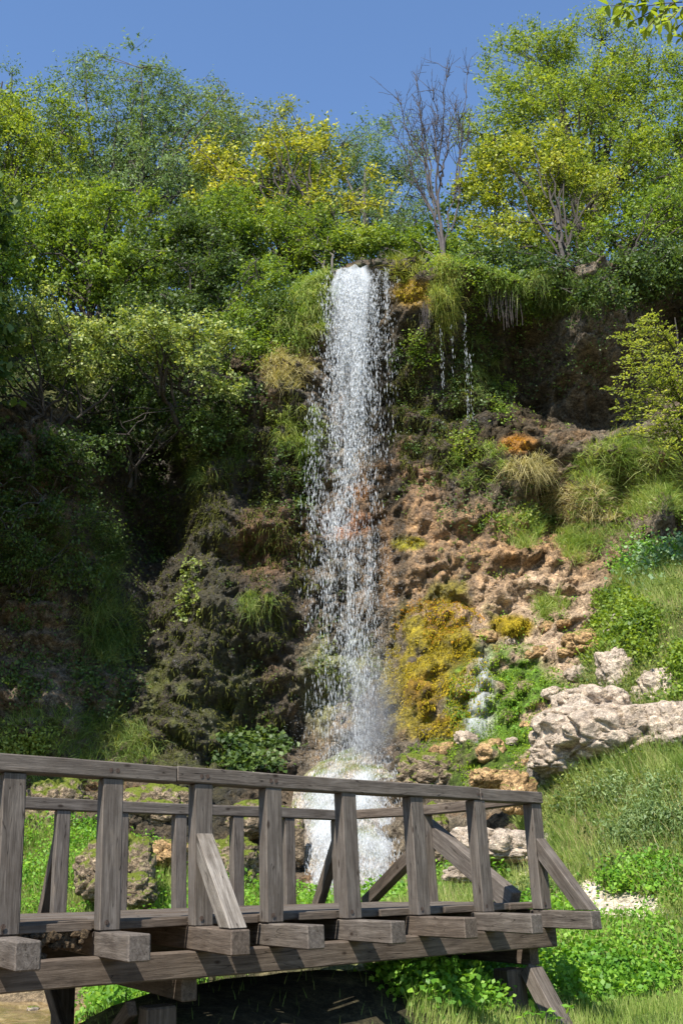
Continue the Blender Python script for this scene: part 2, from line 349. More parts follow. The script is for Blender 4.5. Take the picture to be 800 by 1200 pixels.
xs = np.concatenate([np.arange(-17, -11, .15), np.arange(-11, 10.5, 0.058), np.arange(10.5, 15.01, .15)])
vs = np.linspace(0, 1, 310)
X, Vv = np.meshgrid(xs, vs)
Z0 = -2.0 + (rim(X) + 2.0) * Vv
Yc = cliff_y(X, Z0)
rough = 0.06 * fbm(np.stack([X, Yc, Z0], -1), 4.0, 3, 61)
tb = np.array([0.04, 0.1, 0.2, 0.35, 0.55, 0.8, 1.1, 1.5, 2, 2.6, 3.3, 4, 5, 6, 7.5, 9, 11, 14, 18, 24, 32])
Xt = np.repeat(xs[None], len(tb), 0); Tt = np.repeat(tb[:, None], len(xs), 1)
Yt = Yc[-1][None] + Tt; Zt = rim(Xt) + rough[-1][None] * np.exp(-Tt * 2) + top_z(Xt, Tt)
# the stream bed notch above the fall
Zt = Zt - 0.25 * np.exp(-((Xt - 0.6) / 0.8) ** 2)
AX = np.vstack([X, Xt]); AY = np.vstack([Yc, Yt]); AZ = np.vstack([Z0 + rough * smooth(0, .1, 1 - Vv) , Zt])
def grid_faces(nr, nc):
    i = np.arange(nr - 1)[:, None] * nc + np.arange(nc - 1)[None]
    return np.stack([i, i + 1, i + nc + 1, i + nc], -1).reshape(-1, 4)
CV = np.stack([AX, AY, AZ], -1).reshape(-1, 3)
cpx, cpy = proj(CV)

def blob(cx, cy, rx, ry, soft=0.35, seed=0, wob=0.5):
    """an irregular patch on the rock, 0..1"""
    d = np.sqrt(((cpx - cx) / rx) ** 2 + ((cpy - cy) / ry) ** 2) + wob * NZ
    return 1 - smooth(1 - soft, 1 + soft, d)
NZ = fbm(CV, 1.1, 4, 301); NA = fbm(CV, 0.5, 4, 311); NB = fbm(CV, 2.2, 4, 321); NC = fbm(CV, 5.0, 3, 331)
def lerp(c, col, w): return c * (1 - w[:, None]) + np.asarray(col)[None] * w[:, None]
tint = np.tile(np.array([0.135, 0.103, 0.07]), (len(CV), 1))
tint = lerp(tint, (0.20, 0.165, 0.12), smooth(-0.05, 0.4, NA))
tint = lerp(tint, (0.26, 0.155, 0.075), smooth(0.08, 0.4, NB) * 0.6)
tint = lerp(tint, (0.07, 0.06, 0.035), smooth(0.1, 0.45, -NZ) * 0.8)
tint = lerp(tint, (0.15, 0.125, 0.095), blob(690, 400, 130, 100) * 0.9)                     # grey rock face on the right
tint = lerp(tint, (0.036, 0.03, 0.019), blob(240, 660, 130, 290) * 0.92)                       # wet tufa left, recess shade painted into its colour
tint = lerp(tint, (0.05, 0.045, 0.022), blob(245, 760, 48, 170) * 0.8)  # pillar shade painted into the rock colour too
tint = lerp(tint, (0.05, 0.038, 0.02), blob(530, 460, 120, 165) * 0.88)                       # tufa curtain right of fall, overhang shade painted in
tint = lerp(tint, (0.40, 0.245, 0.125), blob(570, 665, 130, 80) * (0.5 + 0.5 * smooth(-.2, .3, NC)))
tint = lerp(tint, (0.30, 0.18, 0.095), blob(470, 610, 60, 100) * smooth(-.2, .35, NB) * .8)
tint = lerp(tint, (0.40, 0.20, 0.11), blob(405, 615, 30, 16))
tint = lerp(tint, (0.33, 0.17, 0.08), blob(312, 640, 45, 50) * .35)
tint = lerp(tint, (0.34, 0.17, 0.045), blob(605, 520, 20, 11, wob=.5))
tint = lerp(tint, (0.40, 0.17, 0.04), blob(415, 575, 22, 10, wob=.3) * .7)
tint = lerp(tint, (0.56, 0.41, 0.28), blob(615, 790, 90, 110) * (0.5 + 0.5 * smooth(-.25, .2, NC)))
tint = lerp(tint, (0.42, 0.31, 0.21), blob(690, 740, 70, 60) * .8)
strk = noise(np.stack([CV[:, 0] * 4.5, CV[:, 1] * .6, CV[:, 2] * .45], -1), 1.0, 341) + .5 * noise(np.stack([CV[:, 0] * 11, CV[:, 1], CV[:, 2] * .8], -1), 1.0, 342)
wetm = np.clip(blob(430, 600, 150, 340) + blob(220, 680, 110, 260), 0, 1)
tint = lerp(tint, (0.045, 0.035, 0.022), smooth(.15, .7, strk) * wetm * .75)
tint = lerp(tint, (0.30, 0.20, 0.11), smooth(.25, .8, -strk) * blob(480, 620, 110, 140) * .45)
tint = lerp(tint, (0.14, 0.12, 0.025), blob(512, 760, 66, 80, .2) * smooth(-.25, .1, NB))      # yellow moss
moss_y = blob(514, 788, 64, 84, .25) * smooth(-.35, .05, NB + .5 * NC)
tint = lerp(tint, (0.26, 0.205, 0.015), moss_y)
tint = lerp(tint, (0.22, 0.12, 0.015), moss_y * smooth(.05, .4, NZ + .3 * NC) * .8)
tint = lerp(tint, (0.06, 0.055, 0.015), moss_y * smooth(.2, .45, -NC + .2 * NB) * .6)
moss_g = blob(597, 828, 74, 72, .25) * smooth(-.22, -.02, NZ + .6 * NC)
tint = lerp(tint, (0.11, 0.20, 0.025), moss_g)
tint = lerp(tint, (0.075, 0.12, 0.015), blob(540, 900, 70, 32, .3) * smooth(-.35, .0, NC + .4 * NZ))
tint = lerp(tint, (0.42, 0.42, 0.36), blob(567, 820, 14, 55, .5, wob=.35) * .8)             # thin water film
tint = lerp(tint, (0.27, 0.2, 0.012), blob(600, 735, 26, 14, .3)); tint = lerp(tint, (0.24, 0.22, 0.015), blob(480, 637, 18, 7, .3))
tint = lerp(tint, (0.10, 0.12, 0.02), blob(530, 870, 40, 22) * .5)
tint = lerp(tint, (0.3, 0.19, 0.03), blob(487, 345, 28, 16, .3))
tint = lerp(tint, (0.10, 0.11, 0.025), blob(220, 840, 90, 60) * smooth(-.2, .2, NB) * .8)
tint = lerp(tint, (0.22, 0.25, 0.10), blob(400, 800, 50, 70) * smooth(-.2, .3, NZ) * .7)
nrm_up = np.concatenate([np.zeros(X.size), np.ones(Xt.size)])
tint = lerp(tint, (0.06, 0.075, 0.02), nrm_up * .9)
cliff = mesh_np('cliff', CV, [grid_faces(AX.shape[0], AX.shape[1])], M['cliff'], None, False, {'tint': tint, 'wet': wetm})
tag(cliff, kind='structure')
CY = AY[:len(vs)]
def cliff_pt(x, z):
    """nearest cliff vertex row data: position and rough normal"""
    x = np.atleast_1d(x).astype(float); z = np.atleast_1d(z).astype(float)
    y = cliff_y(x, z); e = 0.12
    gx = (cliff_y(x + e, z) - cliff_y(x - e, z)) / (2 * e); gz = (cliff_y(x, z + e) - cliff_y(x, z - e)) / (2 * e)
    n = np.stack([gx, -np.ones_like(gx), gz], -1); n /= np.linalg.norm(n, axis=1)[:, None]
    return np.stack([x, y, z], -1), n
# cliff sample table by picture region (every mesh vertex knows where it appears)
NR = len(vs) * len(xs)
Cn = np.zeros((NR, 3)); gy, gx = np.gradient(CY); dz = (rim(X) + 2) / (len(vs) - 1)
nn = np.stack([gx / np.gradient(xs)[None], -np.ones_like(gx), gy / dz], -1); nn /= np.linalg.norm(nn, axis=2)[..., None]; Cn = np.concatenate([nn.reshape(-1, 3), np.tile([0, -.35, .94], (Xt.size, 1))])
def cliff_sample(cx, cy, rx, ry, n, jitter=0.05, wob=0.0):
    d = np.sqrt(((cpx - cx) / rx) ** 2 + ((cpy - cy) / ry) ** 2) + wob * NB
    d[NR + 8 * len(xs):] = 9
    idx = np.nonzero(d < 1)[0]
    if len(idx) == 0: idx = np.array([int(np.argmin(d))])
    k = RNG.choice(idx, n); return CV[k] + RNG.normal(0, jitter, (n, 3)), Cn[k]

GL = [(700,1190,11.5),(800,1150,12.5),(800,1190,10.5),(800,1050,14.5),(650,1060,15),(720,1060,15),(660,960,18),(668,900,19.3),(730,960,16.8),(800,960,16),(800,900,17.3),(720,852,20.4),
 (720,780,21.5),(800,795,20.4),(800,715,21.6),(800,672,23.8),(715,705,24.3),(600,1000,18.6),(560,1060,17),(500,1070,17),(520,1120,13.5),(600,1130,12.5),(440,1150,9.9),(560,1190,10.9),
 (380,1160,9.5),(300,1165,9.0),(240,1175,8.6),(420,1200,9.0),(400,1066,20.5),(440,1060,21),(330,1070,20.5),(250,1070,19.5),(180,1072,19.5),(90,1072,20),(10,1072,20.5),(20,1020,22.2),(100,1020,21.8),(200,1020,22),(20,960,24.2),
 (200,1140,15.5),(260,1110,16.5)]
gp = np.array([at(*c) for c in GL])
sink = np.array([at(px, py, 20.0) for px, py in ((480,950),(560,940),(610,930),(635,880),(636,830),(625,780),(600,720),(560,860),(520,960),(645,740),(664,704),(676,672),(668,735),(700,655))])
_sk = np.array([[u[0] / u[1], u[2] / u[1]] for u in sink]); _ys = np.full(len(sink), 22.0)
for _ in range(12): _ys = cliff_base(_sk[:, 0] * _ys, _sk[:, 1] * _ys)
sink = np.stack([_sk[:, 0] * _ys, _ys, _sk[:, 1] * _ys - .75], -1)
gp = np.vstack([gp, sink])
crest = np.array([at(*c) for c in ((735, 682, 24.9), (765, 672, 24.7), (800, 655, 24.4), (860, 640, 24.2))]); gp = np.vstack([gp, crest, crest + [0, 2.0, -.6], crest + [.3, 3.6, -1.0]])
gx_ = np.array([(0,0,-1.65),(5,0,-1.6),(-6,0,-1.7),(4,5,-1.5),(-3,5,-1.75),(0.5,7.0,-1.35),(-4,9,-1.7),(-9,8,-1.6),(9,6,-0.8),(9,12,0.8),(8,16,2.6),(9.5,20,5.4),(13,12,2.5),(13,20,8.5),(20,20,11),(20,5,1.5),
 (-8,14,-1.7),(-5.2,15,-1.75),(-4.5,12,-1.75),(-3.8,17,-1.7),(-6,17.5,-1.7),(-12,18,-1.2),(-3.2,13.5,-1.55),(-14,12,-1.4),(-14,24,1.5),(-20,15,0.5),(-20,24,3),(-9,22,0.6),(0,26,1.5),(-20,0,-1),(20,-10,0),(-20,-10,-1),(0,-12,-1.6),(2.2,9.6,-1.15),(3.4,10.5,-1.05)], float)
gp = np.vstack([gp, gx_]); ground_f = TPS(gp[:, :2], gp[:, 2], 0.05)
def ground_z(x, y):
    P = np.stack([x, y, np.zeros_like(x)], -1)
    return ground_f(x, y) + 0.10 * fbm(P, 0.9, 4, 81) + 0.04 * fbm(P, 3.5, 3, 82)
gxs = np.concatenate([np.arange(-60, -14, 3.0), np.arange(-14, 14, 0.15), np.arange(14, 61, 3.0)])
gys = np.concatenate([np.arange(-60, 2, 2.5), np.arange(2, 27.5, 0.15)])
GX, GY = np.meshgrid(gxs, gys)
GZ = ground_z(np.clip(GX, -22, 22), np.clip(GY, -14, 28))
GV = np.stack([GX, GY, GZ], -1).reshape(-1, 3); gpx, gpy = proj(GV)
gn = fbm(GV, 0.8, 4, 401); gm = fbm(GV, 3.0, 4, 411)
gt = np.tile(np.array([0.12, 0.105, 0.045]), (len(GV), 1))
gt = lerp(gt, (0.085, 0.12, 0.03), smooth(-.2, .25, gn)); gt = lerp(gt, (0.26, 0.21, 0.12), smooth(0.1, .5, gm) * .8)
infr = (GV[:, 1] > 3)
def gblob(cx, cy, rx, ry, soft=.3, wob=.6):
    d = np.sqrt(((gpx - cx) / rx) ** 2 + ((gpy - cy) / ry) ** 2) + wob * gm; return (1 - smooth(1 - soft, 1 + soft, d)) * infr
bare = np.clip(gblob(728, 1070, 58, 26) + gblob(590, 985, 50, 14) + gblob(690, 1045, 16, 14) + gblob(615, 1010, 30, 22), 0, 1)
gt = lerp(gt, (0.58, 0.50, 0.40), bare)
gt = lerp(gt, (0.16, 0.12, 0.075), smooth(-1.05, -1.3, GV[:, 2]) * (GV[:, 0] < 0))
gt = lerp(gt, (0.035, 0.03, 0.016), gblob(340, 1185, 170, 55))  # dark soil with the bridge shadow painted into its colour
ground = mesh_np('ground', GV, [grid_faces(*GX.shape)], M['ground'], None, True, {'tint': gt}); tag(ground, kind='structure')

# ------------------------------------------------------------------ water
def water_mat():
    m, nt, nd, lk = new_mat('clear_shallow_water')
    geo = N(nt, 'ShaderNodeNewGeometry'); mp = N(nt, 'ShaderNodeMapping'); mp.inputs['Scale'].default_value = (1, 0.55, 1); lk.new(geo.outputs['Position'], mp.inputs[0])
    n1 = noise_node(nt, mp.outputs[0], 3.0, 6, 0.6, 1.2)
    foam = math_(nt, 'MULTIPLY', math_(nt, 'SUBTRACT', noise_node(nt, mp.outputs[0], 4.5, 8, 0.75, 2.0), 0.62), 6.0, True)
    p = N(nt, 'ShaderNodeBsdfPrincipled', i_Roughness=0.08); p.inputs['IOR'].default_value = 1.33
    c = mix(nt, foam, ramp(nt, n1, [(0.34, (0.07, 0.045, 0.02)), (0.5, (0.2, 0.13, 0.06)), (0.64, (0.36, 0.26, 0.14))]), (0.85, 0.82, 0.72)); lk.new(c, p.inputs['Base Color'])
    p.inputs['Specular IOR Level'].default_value = 0.5
    bp = N(nt, 'ShaderNodeBump', i_Strength=0.6, i_Distance=0.08); lk.new(n1, bp.inputs['Height']); lk.new(bp.outputs[0], p.inputs['Normal'])
    o = N(nt, 'ShaderNodeOutputMaterial'); lk.new(p.outputs[0], o.inputs[0]); return m
M['water'] = water_mat()
wx, wy = np.meshgrid(np.concatenate([np.arange(-26, -9, 0.6), np.arange(-9, 2.5, .13)]), np.arange(5, 21, 0.14))
wz = -1.42 + 0.06 * fbm(np.stack([wx, wy, wx * 0], -1), 2.2, 4, 55) + 0.02 * noise(np.stack([wx, wy * .5, wx * 0], -1), 5, 56)
water = mesh_np('stream_water', np.stack([wx, wy, wz], -1).reshape(-1, 3), [grid_faces(*wx.shape)], M['water'], None, True); tag(water, kind='structure')

# ------------------------------------------------------------------ foliage generators
def unit(v): return v / (np.linalg.norm(v, axis=-1, keepdims=True) + 1e-9)
def leaf_quads(C, A, Nn, L, W):
    """C centres, A long axis, Nn normal, L, W arrays -> V, F"""
    A = unit(A); B = unit(np.cross(A, Nn)); Nn = np.cross(B, A)
    L = L[:, None]; W = W[:, None]
    V = np.stack([C - A * L * .5, C + B * W * .5 + Nn * W * .18, C + A * L * .5, C - B * W * .5 + Nn * W * .18], 1)
    n = len(C); return V.reshape(-1, 3), np.arange(n * 4).reshape(n, 4)
def crown(lobes, dens=1.0, leaf=(0.11, 0.055), cl_r=0.55, twigs=9, per=12, droop=0.0, gap=0.25, seed=1, top_bias=0.15, flat=0.6):
    """lobes: list of (centre xyz, radii xyz). Returns leaf V,F; cluster centres; twig segments."""
    rg = np.random.default_rng(seed); cen = []
    for c, r in lobes:
        c = np.asarray(c, float); r = np.asarray(r, float); area = 4 * math.pi * ((r[0] * r[1]) ** 1.6 + (r[0] * r[2]) ** 1.6 + (r[1] * r[2]) ** 1.6) ** (1 / 1.6) / 3 ** (1 / 1.6)
        n = int(area * 0.75 * dens / cl_r ** 2)
        u = unit(rg.normal(size=(n * 2, 3))); u = u[(u[:, 1] < 0.55)][:n]
        t = 1 - 0.55 * rg.random(len(u)) ** 1.8
        p = c + u * r * t[:, None] * (1 + 0.22 * noise(u * 1.0 + c, 2.2, seed))[:, None]
        keep = noise(p, 0.75, seed + 3) + 0.5 * noise(p, 2.0, seed + 9) > -1 + 1.3 * gap
        cen.append(p[keep]); 
    cen = np.concatenate(cen); mean = np.mean([l[0] for l in lobes], 0)
    k = len(cen); out = unit(cen - mean + 1e-3)
    d = unit(rg.normal(size=(k, twigs, 3)) * np.array([1, 1, flat]) + out[:, None] * 0.7 + np.array([0, 0, top_bias - droop]))
    ln = cl_r * (0.6 + 0.8 * rg.random((k, twigs)))
    base = cen[:, None] - out[:, None] * cl_r * 0.35 + rg.normal(0, .05, (k, twigs, 3)); tip = base + d * ln[..., None]
    tip[..., 2] -= droop * ln * 0.7
    t = 0.2 + 0.85 * rg.random((k, twigs, per)); P = base[:, :, None] + (tip - base)[:, :, None] * t[..., None]
    P[..., 2] -= droop * 0.3 * t ** 2 * ln[..., None]
    P = P + rg.normal(0, leaf[0] * 0.55, P.shape); nL = P.size // 3
    ax = unit(np.repeat(d[:, :, None], per, 2) * 0.8 + rg.normal(0, .7, P.shape) + np.array([0, 0, -0.35 - droop]))
    nr = unit(rg.normal(0, .75, P.shape) + np.array([-0.1, -0.35, 0.75]))
    s = .9 * rg.uniform(.45, 1.5, nL) * np.repeat(rg.uniform(.8, 1.2, k), twigs * per)
    V, Fq = leaf_quads(P.reshape(-1, 3), ax.reshape(-1, 3), nr.reshape(-1, 3), leaf[0] * s, leaf[1] * s)
    return V, Fq, cen, (base, tip)
def wander(a, b, n, amp, rg, sag=0.0):
    t = np.linspace(0, 1, n); a = np.asarray(a, float); b = np.asarray(b, float)
    p = a + (b - a) * t[:, None]; off = np.cumsum(rg.normal(0, amp, (n, 3)), 0); off -= off[-1] * t[:, None]
    p = p + off; p[:, 2] += sag * np.sin(t * math.pi); return p
def tree(name, base, lobes, leafm, label, cat='tree', group=None, bark='bark', r0=0.14, stems=1, seed=1, limbs=14, limb_r=0.35, twig_show=0.5, trunk_to=None, **kw):
    base = np.asarray(base, float); rg = np.random.default_rng(seed + 100)
    V, Fq, cen, (tb_, tt_) = crown(lobes, seed=seed, **kw)
    root = empty(name, base, label, cat, group)
    mean = np.mean([np.asarray(l[0], float) for l in lobes], 0) if trunk_to is None else np.asarray(trunk_to, float)
    tm = MB(); stempts = []
    for s in range(stems):
        b = base + np.array([rg.normal(0, .12) * (s > 0), rg.normal(0, .12) * (s > 0), -0.15])
        e = mean + (rg.normal(0, 1, 3) * np.array([.9, .5, .6]) if stems > 1 else np.array([0, 0, 0.4]))
        p = wander(b, e, 12, 0.10, rg); r = r0 * (1 - 0.75 * np.linspace(0, 1, 12)) * (0.8 if s else 1); r[0] *= 1.35
        tm.tube(p, r, 7); stempts.append((p, r))
    tm.build('trunk', M[bark], root, True)
    bm_ = MB(); pick = cen[rg.choice(len(cen), min(len(cen), limbs), replace=False)]; mids = []
    for c in pick:
        p, r = stempts[rg.integers(len(stempts))]; j = rg.integers(4, 11)
        a = p[j]; q = wander(a, c, 8, 0.07, rg, 0.15); rr = r[j] * 0.6 * (1 - .8 * np.linspace(0, 1, 8)) + .006
        bm_.tube(q, rr, 5); mids.append(q[3:])
    mids = np.concatenate(mids) if mids else np.array([mean])
    sel = rg.random(len(cen)) < 0.9
    for i in np.nonzero(sel)[0]:
        j = np.argmin(((mids - cen[i]) ** 2).sum(1) + rg.random(len(mids)) * .3)
        q = wander(mids[j], cen[i], 4, 0.04, rg); bm_.tube(q[[0, 2, 3]], np.array([.018, .012, .006]), 3)
    k = len(tb_); pickt = rg.random((k, tb_.shape[1])) < twig_show
    A, B = tb_[pickt], tt_[pickt]
    if len(A):
        w = unit(np.cross(B - A, rg.normal(size=A.shape))) * .008
        bm_.add(np.stack([A - w, A + w, B], 1).reshape(-1, 3), np.arange(len(A) * 3).reshape(-1, 3))
    bm_.build('branches', M[bark], root)
    cr = mesh_np('crown', V, [Fq], M[leafm], root)
    return root
def blades(P, Nn, L, W, bend, seed=0, up=(0, 0, 1), hang=0.0):
    """curved grass blades: 2 quads + tip as 5 verts"""
    rg = np.random.default_rng(seed); n = len(P)
    d = unit(unit(np.asarray(Nn)) * 0.6 + np.asarray(up)[None] + rg.normal(0, .35, (n, 3)))
    side = unit(np.cross(d, rg.normal(size=(n, 3)))); lean = unit(rg.normal(size=(n, 3)) * np.array([1, 1, .2]) + np.asarray(Nn) * .8)
    L = L[:, None]; W = W[:, None]; g = np.array([0, 0, -1.0])
    m = P + d * L * .5 + lean * L * bend * .2 + g * L * hang * .15
    t = P + d * L * (1 - hang * .4) + lean * L * bend * .7 + g * L * hang * .9
    V = np.stack([P - side * W * .5, P + side * W * .5, m + side * W * .4, m - side * W * .4, t], 1).reshape(-1, 3)
    i = np.arange(n)[:, None] * 5
    return V, i + np.array([[0, 1, 2, 3]]), i + np.array([[3, 2, 4]])
def blade_obj(name, P, Nn, L, W, bend, mat, label=None, cat=None, seed=0, kind='stuff', hang=0.0, up=(0, 0, 1), parent=None, group=None):
    V, Q, T = blades(P, Nn, L, W, bend, seed, up, hang)
    o = mesh_np(name, V, [Q, T], M[mat], parent)
    return tag(o, label, cat, group, kind)

# ------------------------------------------------------------------ trees on the rim and on the left ledge
def lobe(px, py, Y, rx, rz, ry=None):
    c = at(px, py, Y); m = (c[1] * CT + c[2] * ST) / F_PX
    return (c, (rx * m, (ry if ry else rx * m * .8), rz * m))
def rim_base(px, back):
    """a foot on the hill above the cliff under picture column px"""
    x = (px - 400) / F_PX * 33.0; y = float(cliff_y(np.array([x]), rim(np.array([x])))[0]) + back
    for _ in range(3):
        z = float(rim(np.array([x]))[0] + top_z(np.array([x]), np.array([back]))[0]); x = (px - 400) / F_PX * (y * CT + z * ST)
    return np.array([x, y, z])
FOREST = 'trees standing along the top of the cliff'
tree('willow', rim_base(112, 6.5), [lobe(128, 135, 35, 88, 75), lobe(205, 165, 35.5, 85, 85), lobe(60, 200, 35, 80, 80), lobe(170, 240, 34.5, 100, 70)], 'leaf_willow',
     'tall grey-green willow with rounded top against the sky at the left', 'tree', FOREST, 'bark', .2, 3, 11, limbs=26, dens=1.0, leaf=(.14, .048), cl_r=.72, twigs=10, per=12, droop=.35, gap=.34)
tree('ash_tree', rim_base(15, 4.5), [lobe(22, 165, 33, 75, 82), lobe(-35, 200, 33, 80, 110), lobe(48, 255, 32, 70, 70)], 'leaf_yellowgreen',
     'sunlit yellow-green tree at the far left edge above the ledge', 'tree', FOREST, 'bark_dark', .17, 2, 12, limbs=18, dens=.95, leaf=(.12, .06), cl_r=.6, gap=.4)
tree('ash_tree', rim_base(-5, 9), [lobe(2, 105, 37, 20, 45)], 'leaf_willow',
     'small grey-green treetop poking up at the extreme left edge of the skyline', 'tree', FOREST, 'bark_dark', .12, 1, 45, limbs=8, dens=.9, leaf=(.12, .05), cl_r=.6, gap=.4)
tree('maple_tree', rim_base(110, 3.0), [lobe(60, 300, 30.5, 85, 62), lobe(135, 275, 31, 75, 60), lobe(20, 345, 29.5, 60, 60), lobe(150, 330, 30, 70, 50)], 'leaf_green',
     'bushy bright green maple below the willow on the left slope', 'tree', FOREST, 'bark_dark', .16, 3, 13, limbs=24, dens=1.0, leaf=(.12, .075), cl_r=.55, gap=.4)
tree('elm_tree', rim_base(235, 2.5), [lobe(215, 315, 30, 75, 70), lobe(265, 350, 29.5, 60, 60), lobe(180, 385, 29, 60, 45)], 'leaf_dark',
     'dark grey-green elm leaning over the shaded gully left of the fall', 'tree', FOREST, 'bark', .13, 3, 14, limbs=20, dens=1.0, leaf=(.11, .06), cl_r=.5, gap=.38)
tree('poplar_tree', rim_base(270, 9), [lobe(245, 165, 38, 55, 55), lobe(300, 195, 38.5, 90, 80), lobe(230, 240, 38, 80, 70)], 'leaf_olive',
     'olive green tree filling the skyline behind the yellowing tree', 'tree', FOREST, 'bark', .17, 2, 15, limbs=18, dens=.95, leaf=(.12, .06), cl_r=.7, gap=.4)
tree('locust_tree', rim_base(350, 2.6), [lobe(345, 180, 32, 66, 52), lobe(255, 185, 32.5, 36, 36), lobe(385, 250, 31.5, 66, 38), lobe(275, 230, 32, 50, 45), lobe(425, 215, 32, 30, 24)], 'leaf_yellow',
     'sparse yellow-leaved tree with bare leaning limbs left of the fall', 'tree', FOREST, 'bark_dark', .12, 5, 16, limbs=34, dens=.42, leaf=(.13, .08), cl_r=.5, twigs=8, per=9, gap=.5, trunk_to=at(335, 205, 32))
tree('hazel_bush', rim_base(320, 1.5), [lobe(300, 275, 30.5, 75, 50), lobe(365, 285, 30, 50, 42), lobe(255, 285, 31, 50, 60), lobe(330, 235, 33, 60, 60)], 'leaf_green',
     'leafy green thicket at the foot of the yellowing tree', 'shrub', None, 'bark_dark', .07, 4, 17, limbs=16, dens=.95, leaf=(.12, .06), cl_r=.5, gap=.35, top_bias=.3)
tree('willow', rim_base(430, 11), [lobe(430, 185, 40, 70, 55), lobe(385, 200, 41, 60, 60), lobe(465, 235, 40, 45, 60), lobe(420, 265, 39, 80, 45)], 'leaf_willow',
     'distant grey-green willow directly above and behind the fall', 'tree', FOREST, 'bark', .2, 2, 18, limbs=16, dens=1.0, leaf=(.14, .05), cl_r=.8, droop=.3, gap=.38)
tree('beech_tree', rim_base(700, 7.5), [lobe(625, 85, 36, 62, 60), lobe(700, 80, 36, 75, 62), lobe(660, 150, 35, 100, 75), lobe(765, 120, 36, 70, 75), lobe(720, 210, 34.5, 100, 60), lobe(585, 150, 35, 48, 60)], 'leaf_yellowgreen',
     'largest tree on the right with a broad light green crown nearly touching the picture top', 'tree', FOREST, 'bark_dark', .24, 4, 19, limbs=44, dens=.95, leaf=(.12, .06), cl_r=.62, gap=.46, top_bias=.35)
tree('beech_tree', rim_base(840, 6), [lobe(835, 160, 34, 80, 100), lobe(800, 240, 33, 60, 60)], 'leaf_green',
     'green tree cut by the right edge of the picture above the cliff', 'tree', FOREST, 'bark_dark', .2, 2, 20, limbs=18, dens=1.0, leaf=(.12, .06), cl_r=.6, gap=.42, top_bias=.3)
tree('locust_tree', rim_base(645, 1.3), [lobe(615, 205, 31, 70, 55), lobe(560, 240, 31, 36, 40), lobe(675, 240, 31, 55, 50), lobe(590, 280, 30.5, 52, 28), lobe(640, 175, 31.5, 45, 30)], 'leaf_limeyellow',
     'yellow-green tree with a dark crooked trunk just right of the dead tree', 'tree', FOREST, 'bark_dark', .085, 2, 21, limbs=24, dens=.72, leaf=(.12, .07), cl_r=.52, gap=.42, trunk_to=at(628, 235, 31))
tree('hornbeam', rim_base(745, 1.2), [lobe(745, 275, 31, 75, 45), lobe(690, 300, 30.5, 45, 28), lobe(800, 260, 31, 40, 60), lobe(640, 305, 30.5, 45, 22)], 'leaf_green',
     'green hornbeam with many dark stems spreading over the rock face at right', 'tree', FOREST, 'bark_dark', .12, 6, 22, limbs=26, dens=.8, leaf=(.11, .06), cl_r=.5, gap=.45, top_bias=.3)
tree('hornbeam', rim_base(600, .5), [lobe(585, 312, 27.6, 50, 18, .8), lobe(655, 325, 27.0, 55, 22, .8), lobe(730, 322, 27.2, 60, 26, .8), lobe(795, 315, 27.6, 40, 30, .8), lobe(700, 345, 26.3, 40, 12, .5), lobe(830, 330, 28.8, 40, 40, 1.0)], 'leaf_dark',
     'low dark foliage spilling over the rim above the right-hand rock face', 'tree', FOREST, 'bark_dark', .08, 5, 32, limbs=20, dens=1.0, leaf=(.11, .06), cl_r=.42, gap=.35)
tree('hazel_bush', rim_base(505, 2.5), [lobe(500, 290, 31, 40, 24), lobe(450, 290, 31.5, 36, 20), lobe(545, 300, 30.5, 34, 24)], 'leaf_green',
     'low green bush at the foot of the dead tree', 'shrub', None, 'bark', .05, 3, 23, limbs=8, dens=.9, leaf=(.11, .07), cl_r=.42, gap=.3)
tree('hazel_bush', rim_base(395, 1.3), [lobe(385, 295, 29.8, 42, 26), lobe(425, 285, 30.5, 26, 18)], 'leaf_yellowgreen',
     'small yellow-green bush beside the lip of the fall', 'shrub', None, 'bark', .05, 3, 24, limbs=8, dens=.8, leaf=(.11, .06), cl_r=.4, gap=.3)
# the wood behind the first trees, reading as one mass
V, Fq, cen_, _ = crown([lobe(px, py, Y, rx, rz, 2.0) for px, py, Y, rx, rz in ((20, 250, 41, 110, 90), (150, 260, 41, 110, 90), (280, 265, 41, 100, 70), (400, 270, 42, 90, 60), (60, 350, 37, 110, 50), (95, 335, 35, 80, 46), (250, 330, 35, 70, 40), (190, 350, 37, 100, 46), (300, 330, 37, 80, 40), (600, 260, 41, 90, 60), (720, 260, 41, 110, 80), (800, 290, 38, 60, 70), (500, 290, 41, 60, 24))], dens=.75, leaf=(.19, .11), cl_r=.95, twigs=8, per=9, gap=.15, seed=60)
tag(mesh_np('woodland', V, [Fq], M['leaf_dark']), 'shaded depth of the wood behind the trees along the cliff top', 'wood', None, 'stuff')
# trees on the shaded ledge at the left
LEDGE = 'trees rooted on the shaded ledge left of the fall'
def ledge(px, py, Y): 
    p = at(px, py, Y); return p
tree('maple_tree', ledge(228, 500, 27.6), [lobe(215, 410, 26.2, 72, 32, 1.6), lobe(150, 395, 26, 62, 28, 1.5), lobe(255, 440, 25.9, 38, 26, 1.0)], 'leaf_sunny',
     'maple whose level sunlit sprays of leaves reach out over the dark gully', 'tree', LEDGE, 'bark_dark', .09, 2, 25, limbs=20, dens=.75, leaf=(.10, .065), cl_r=.48, gap=.5, flat=.25, top_bias=0.0)
tree('maple_tree', ledge(35, 520, 26.8), [lobe(45, 385, 25.8, 60, 34, 1.6), lobe(-20, 420, 25.8, 60, 50, 1.5), lobe(90, 425, 25.9, 40, 22, 1.2)], 'leaf_sunny',
     'maple at the left edge with layered sprays just below the bright green crown', 'tree', LEDGE, 'bark_dark', .09, 3, 26, limbs=20, dens=.65, leaf=(.10, .065), cl_r=.48, gap=.52, flat=.25, top_bias=0.0)
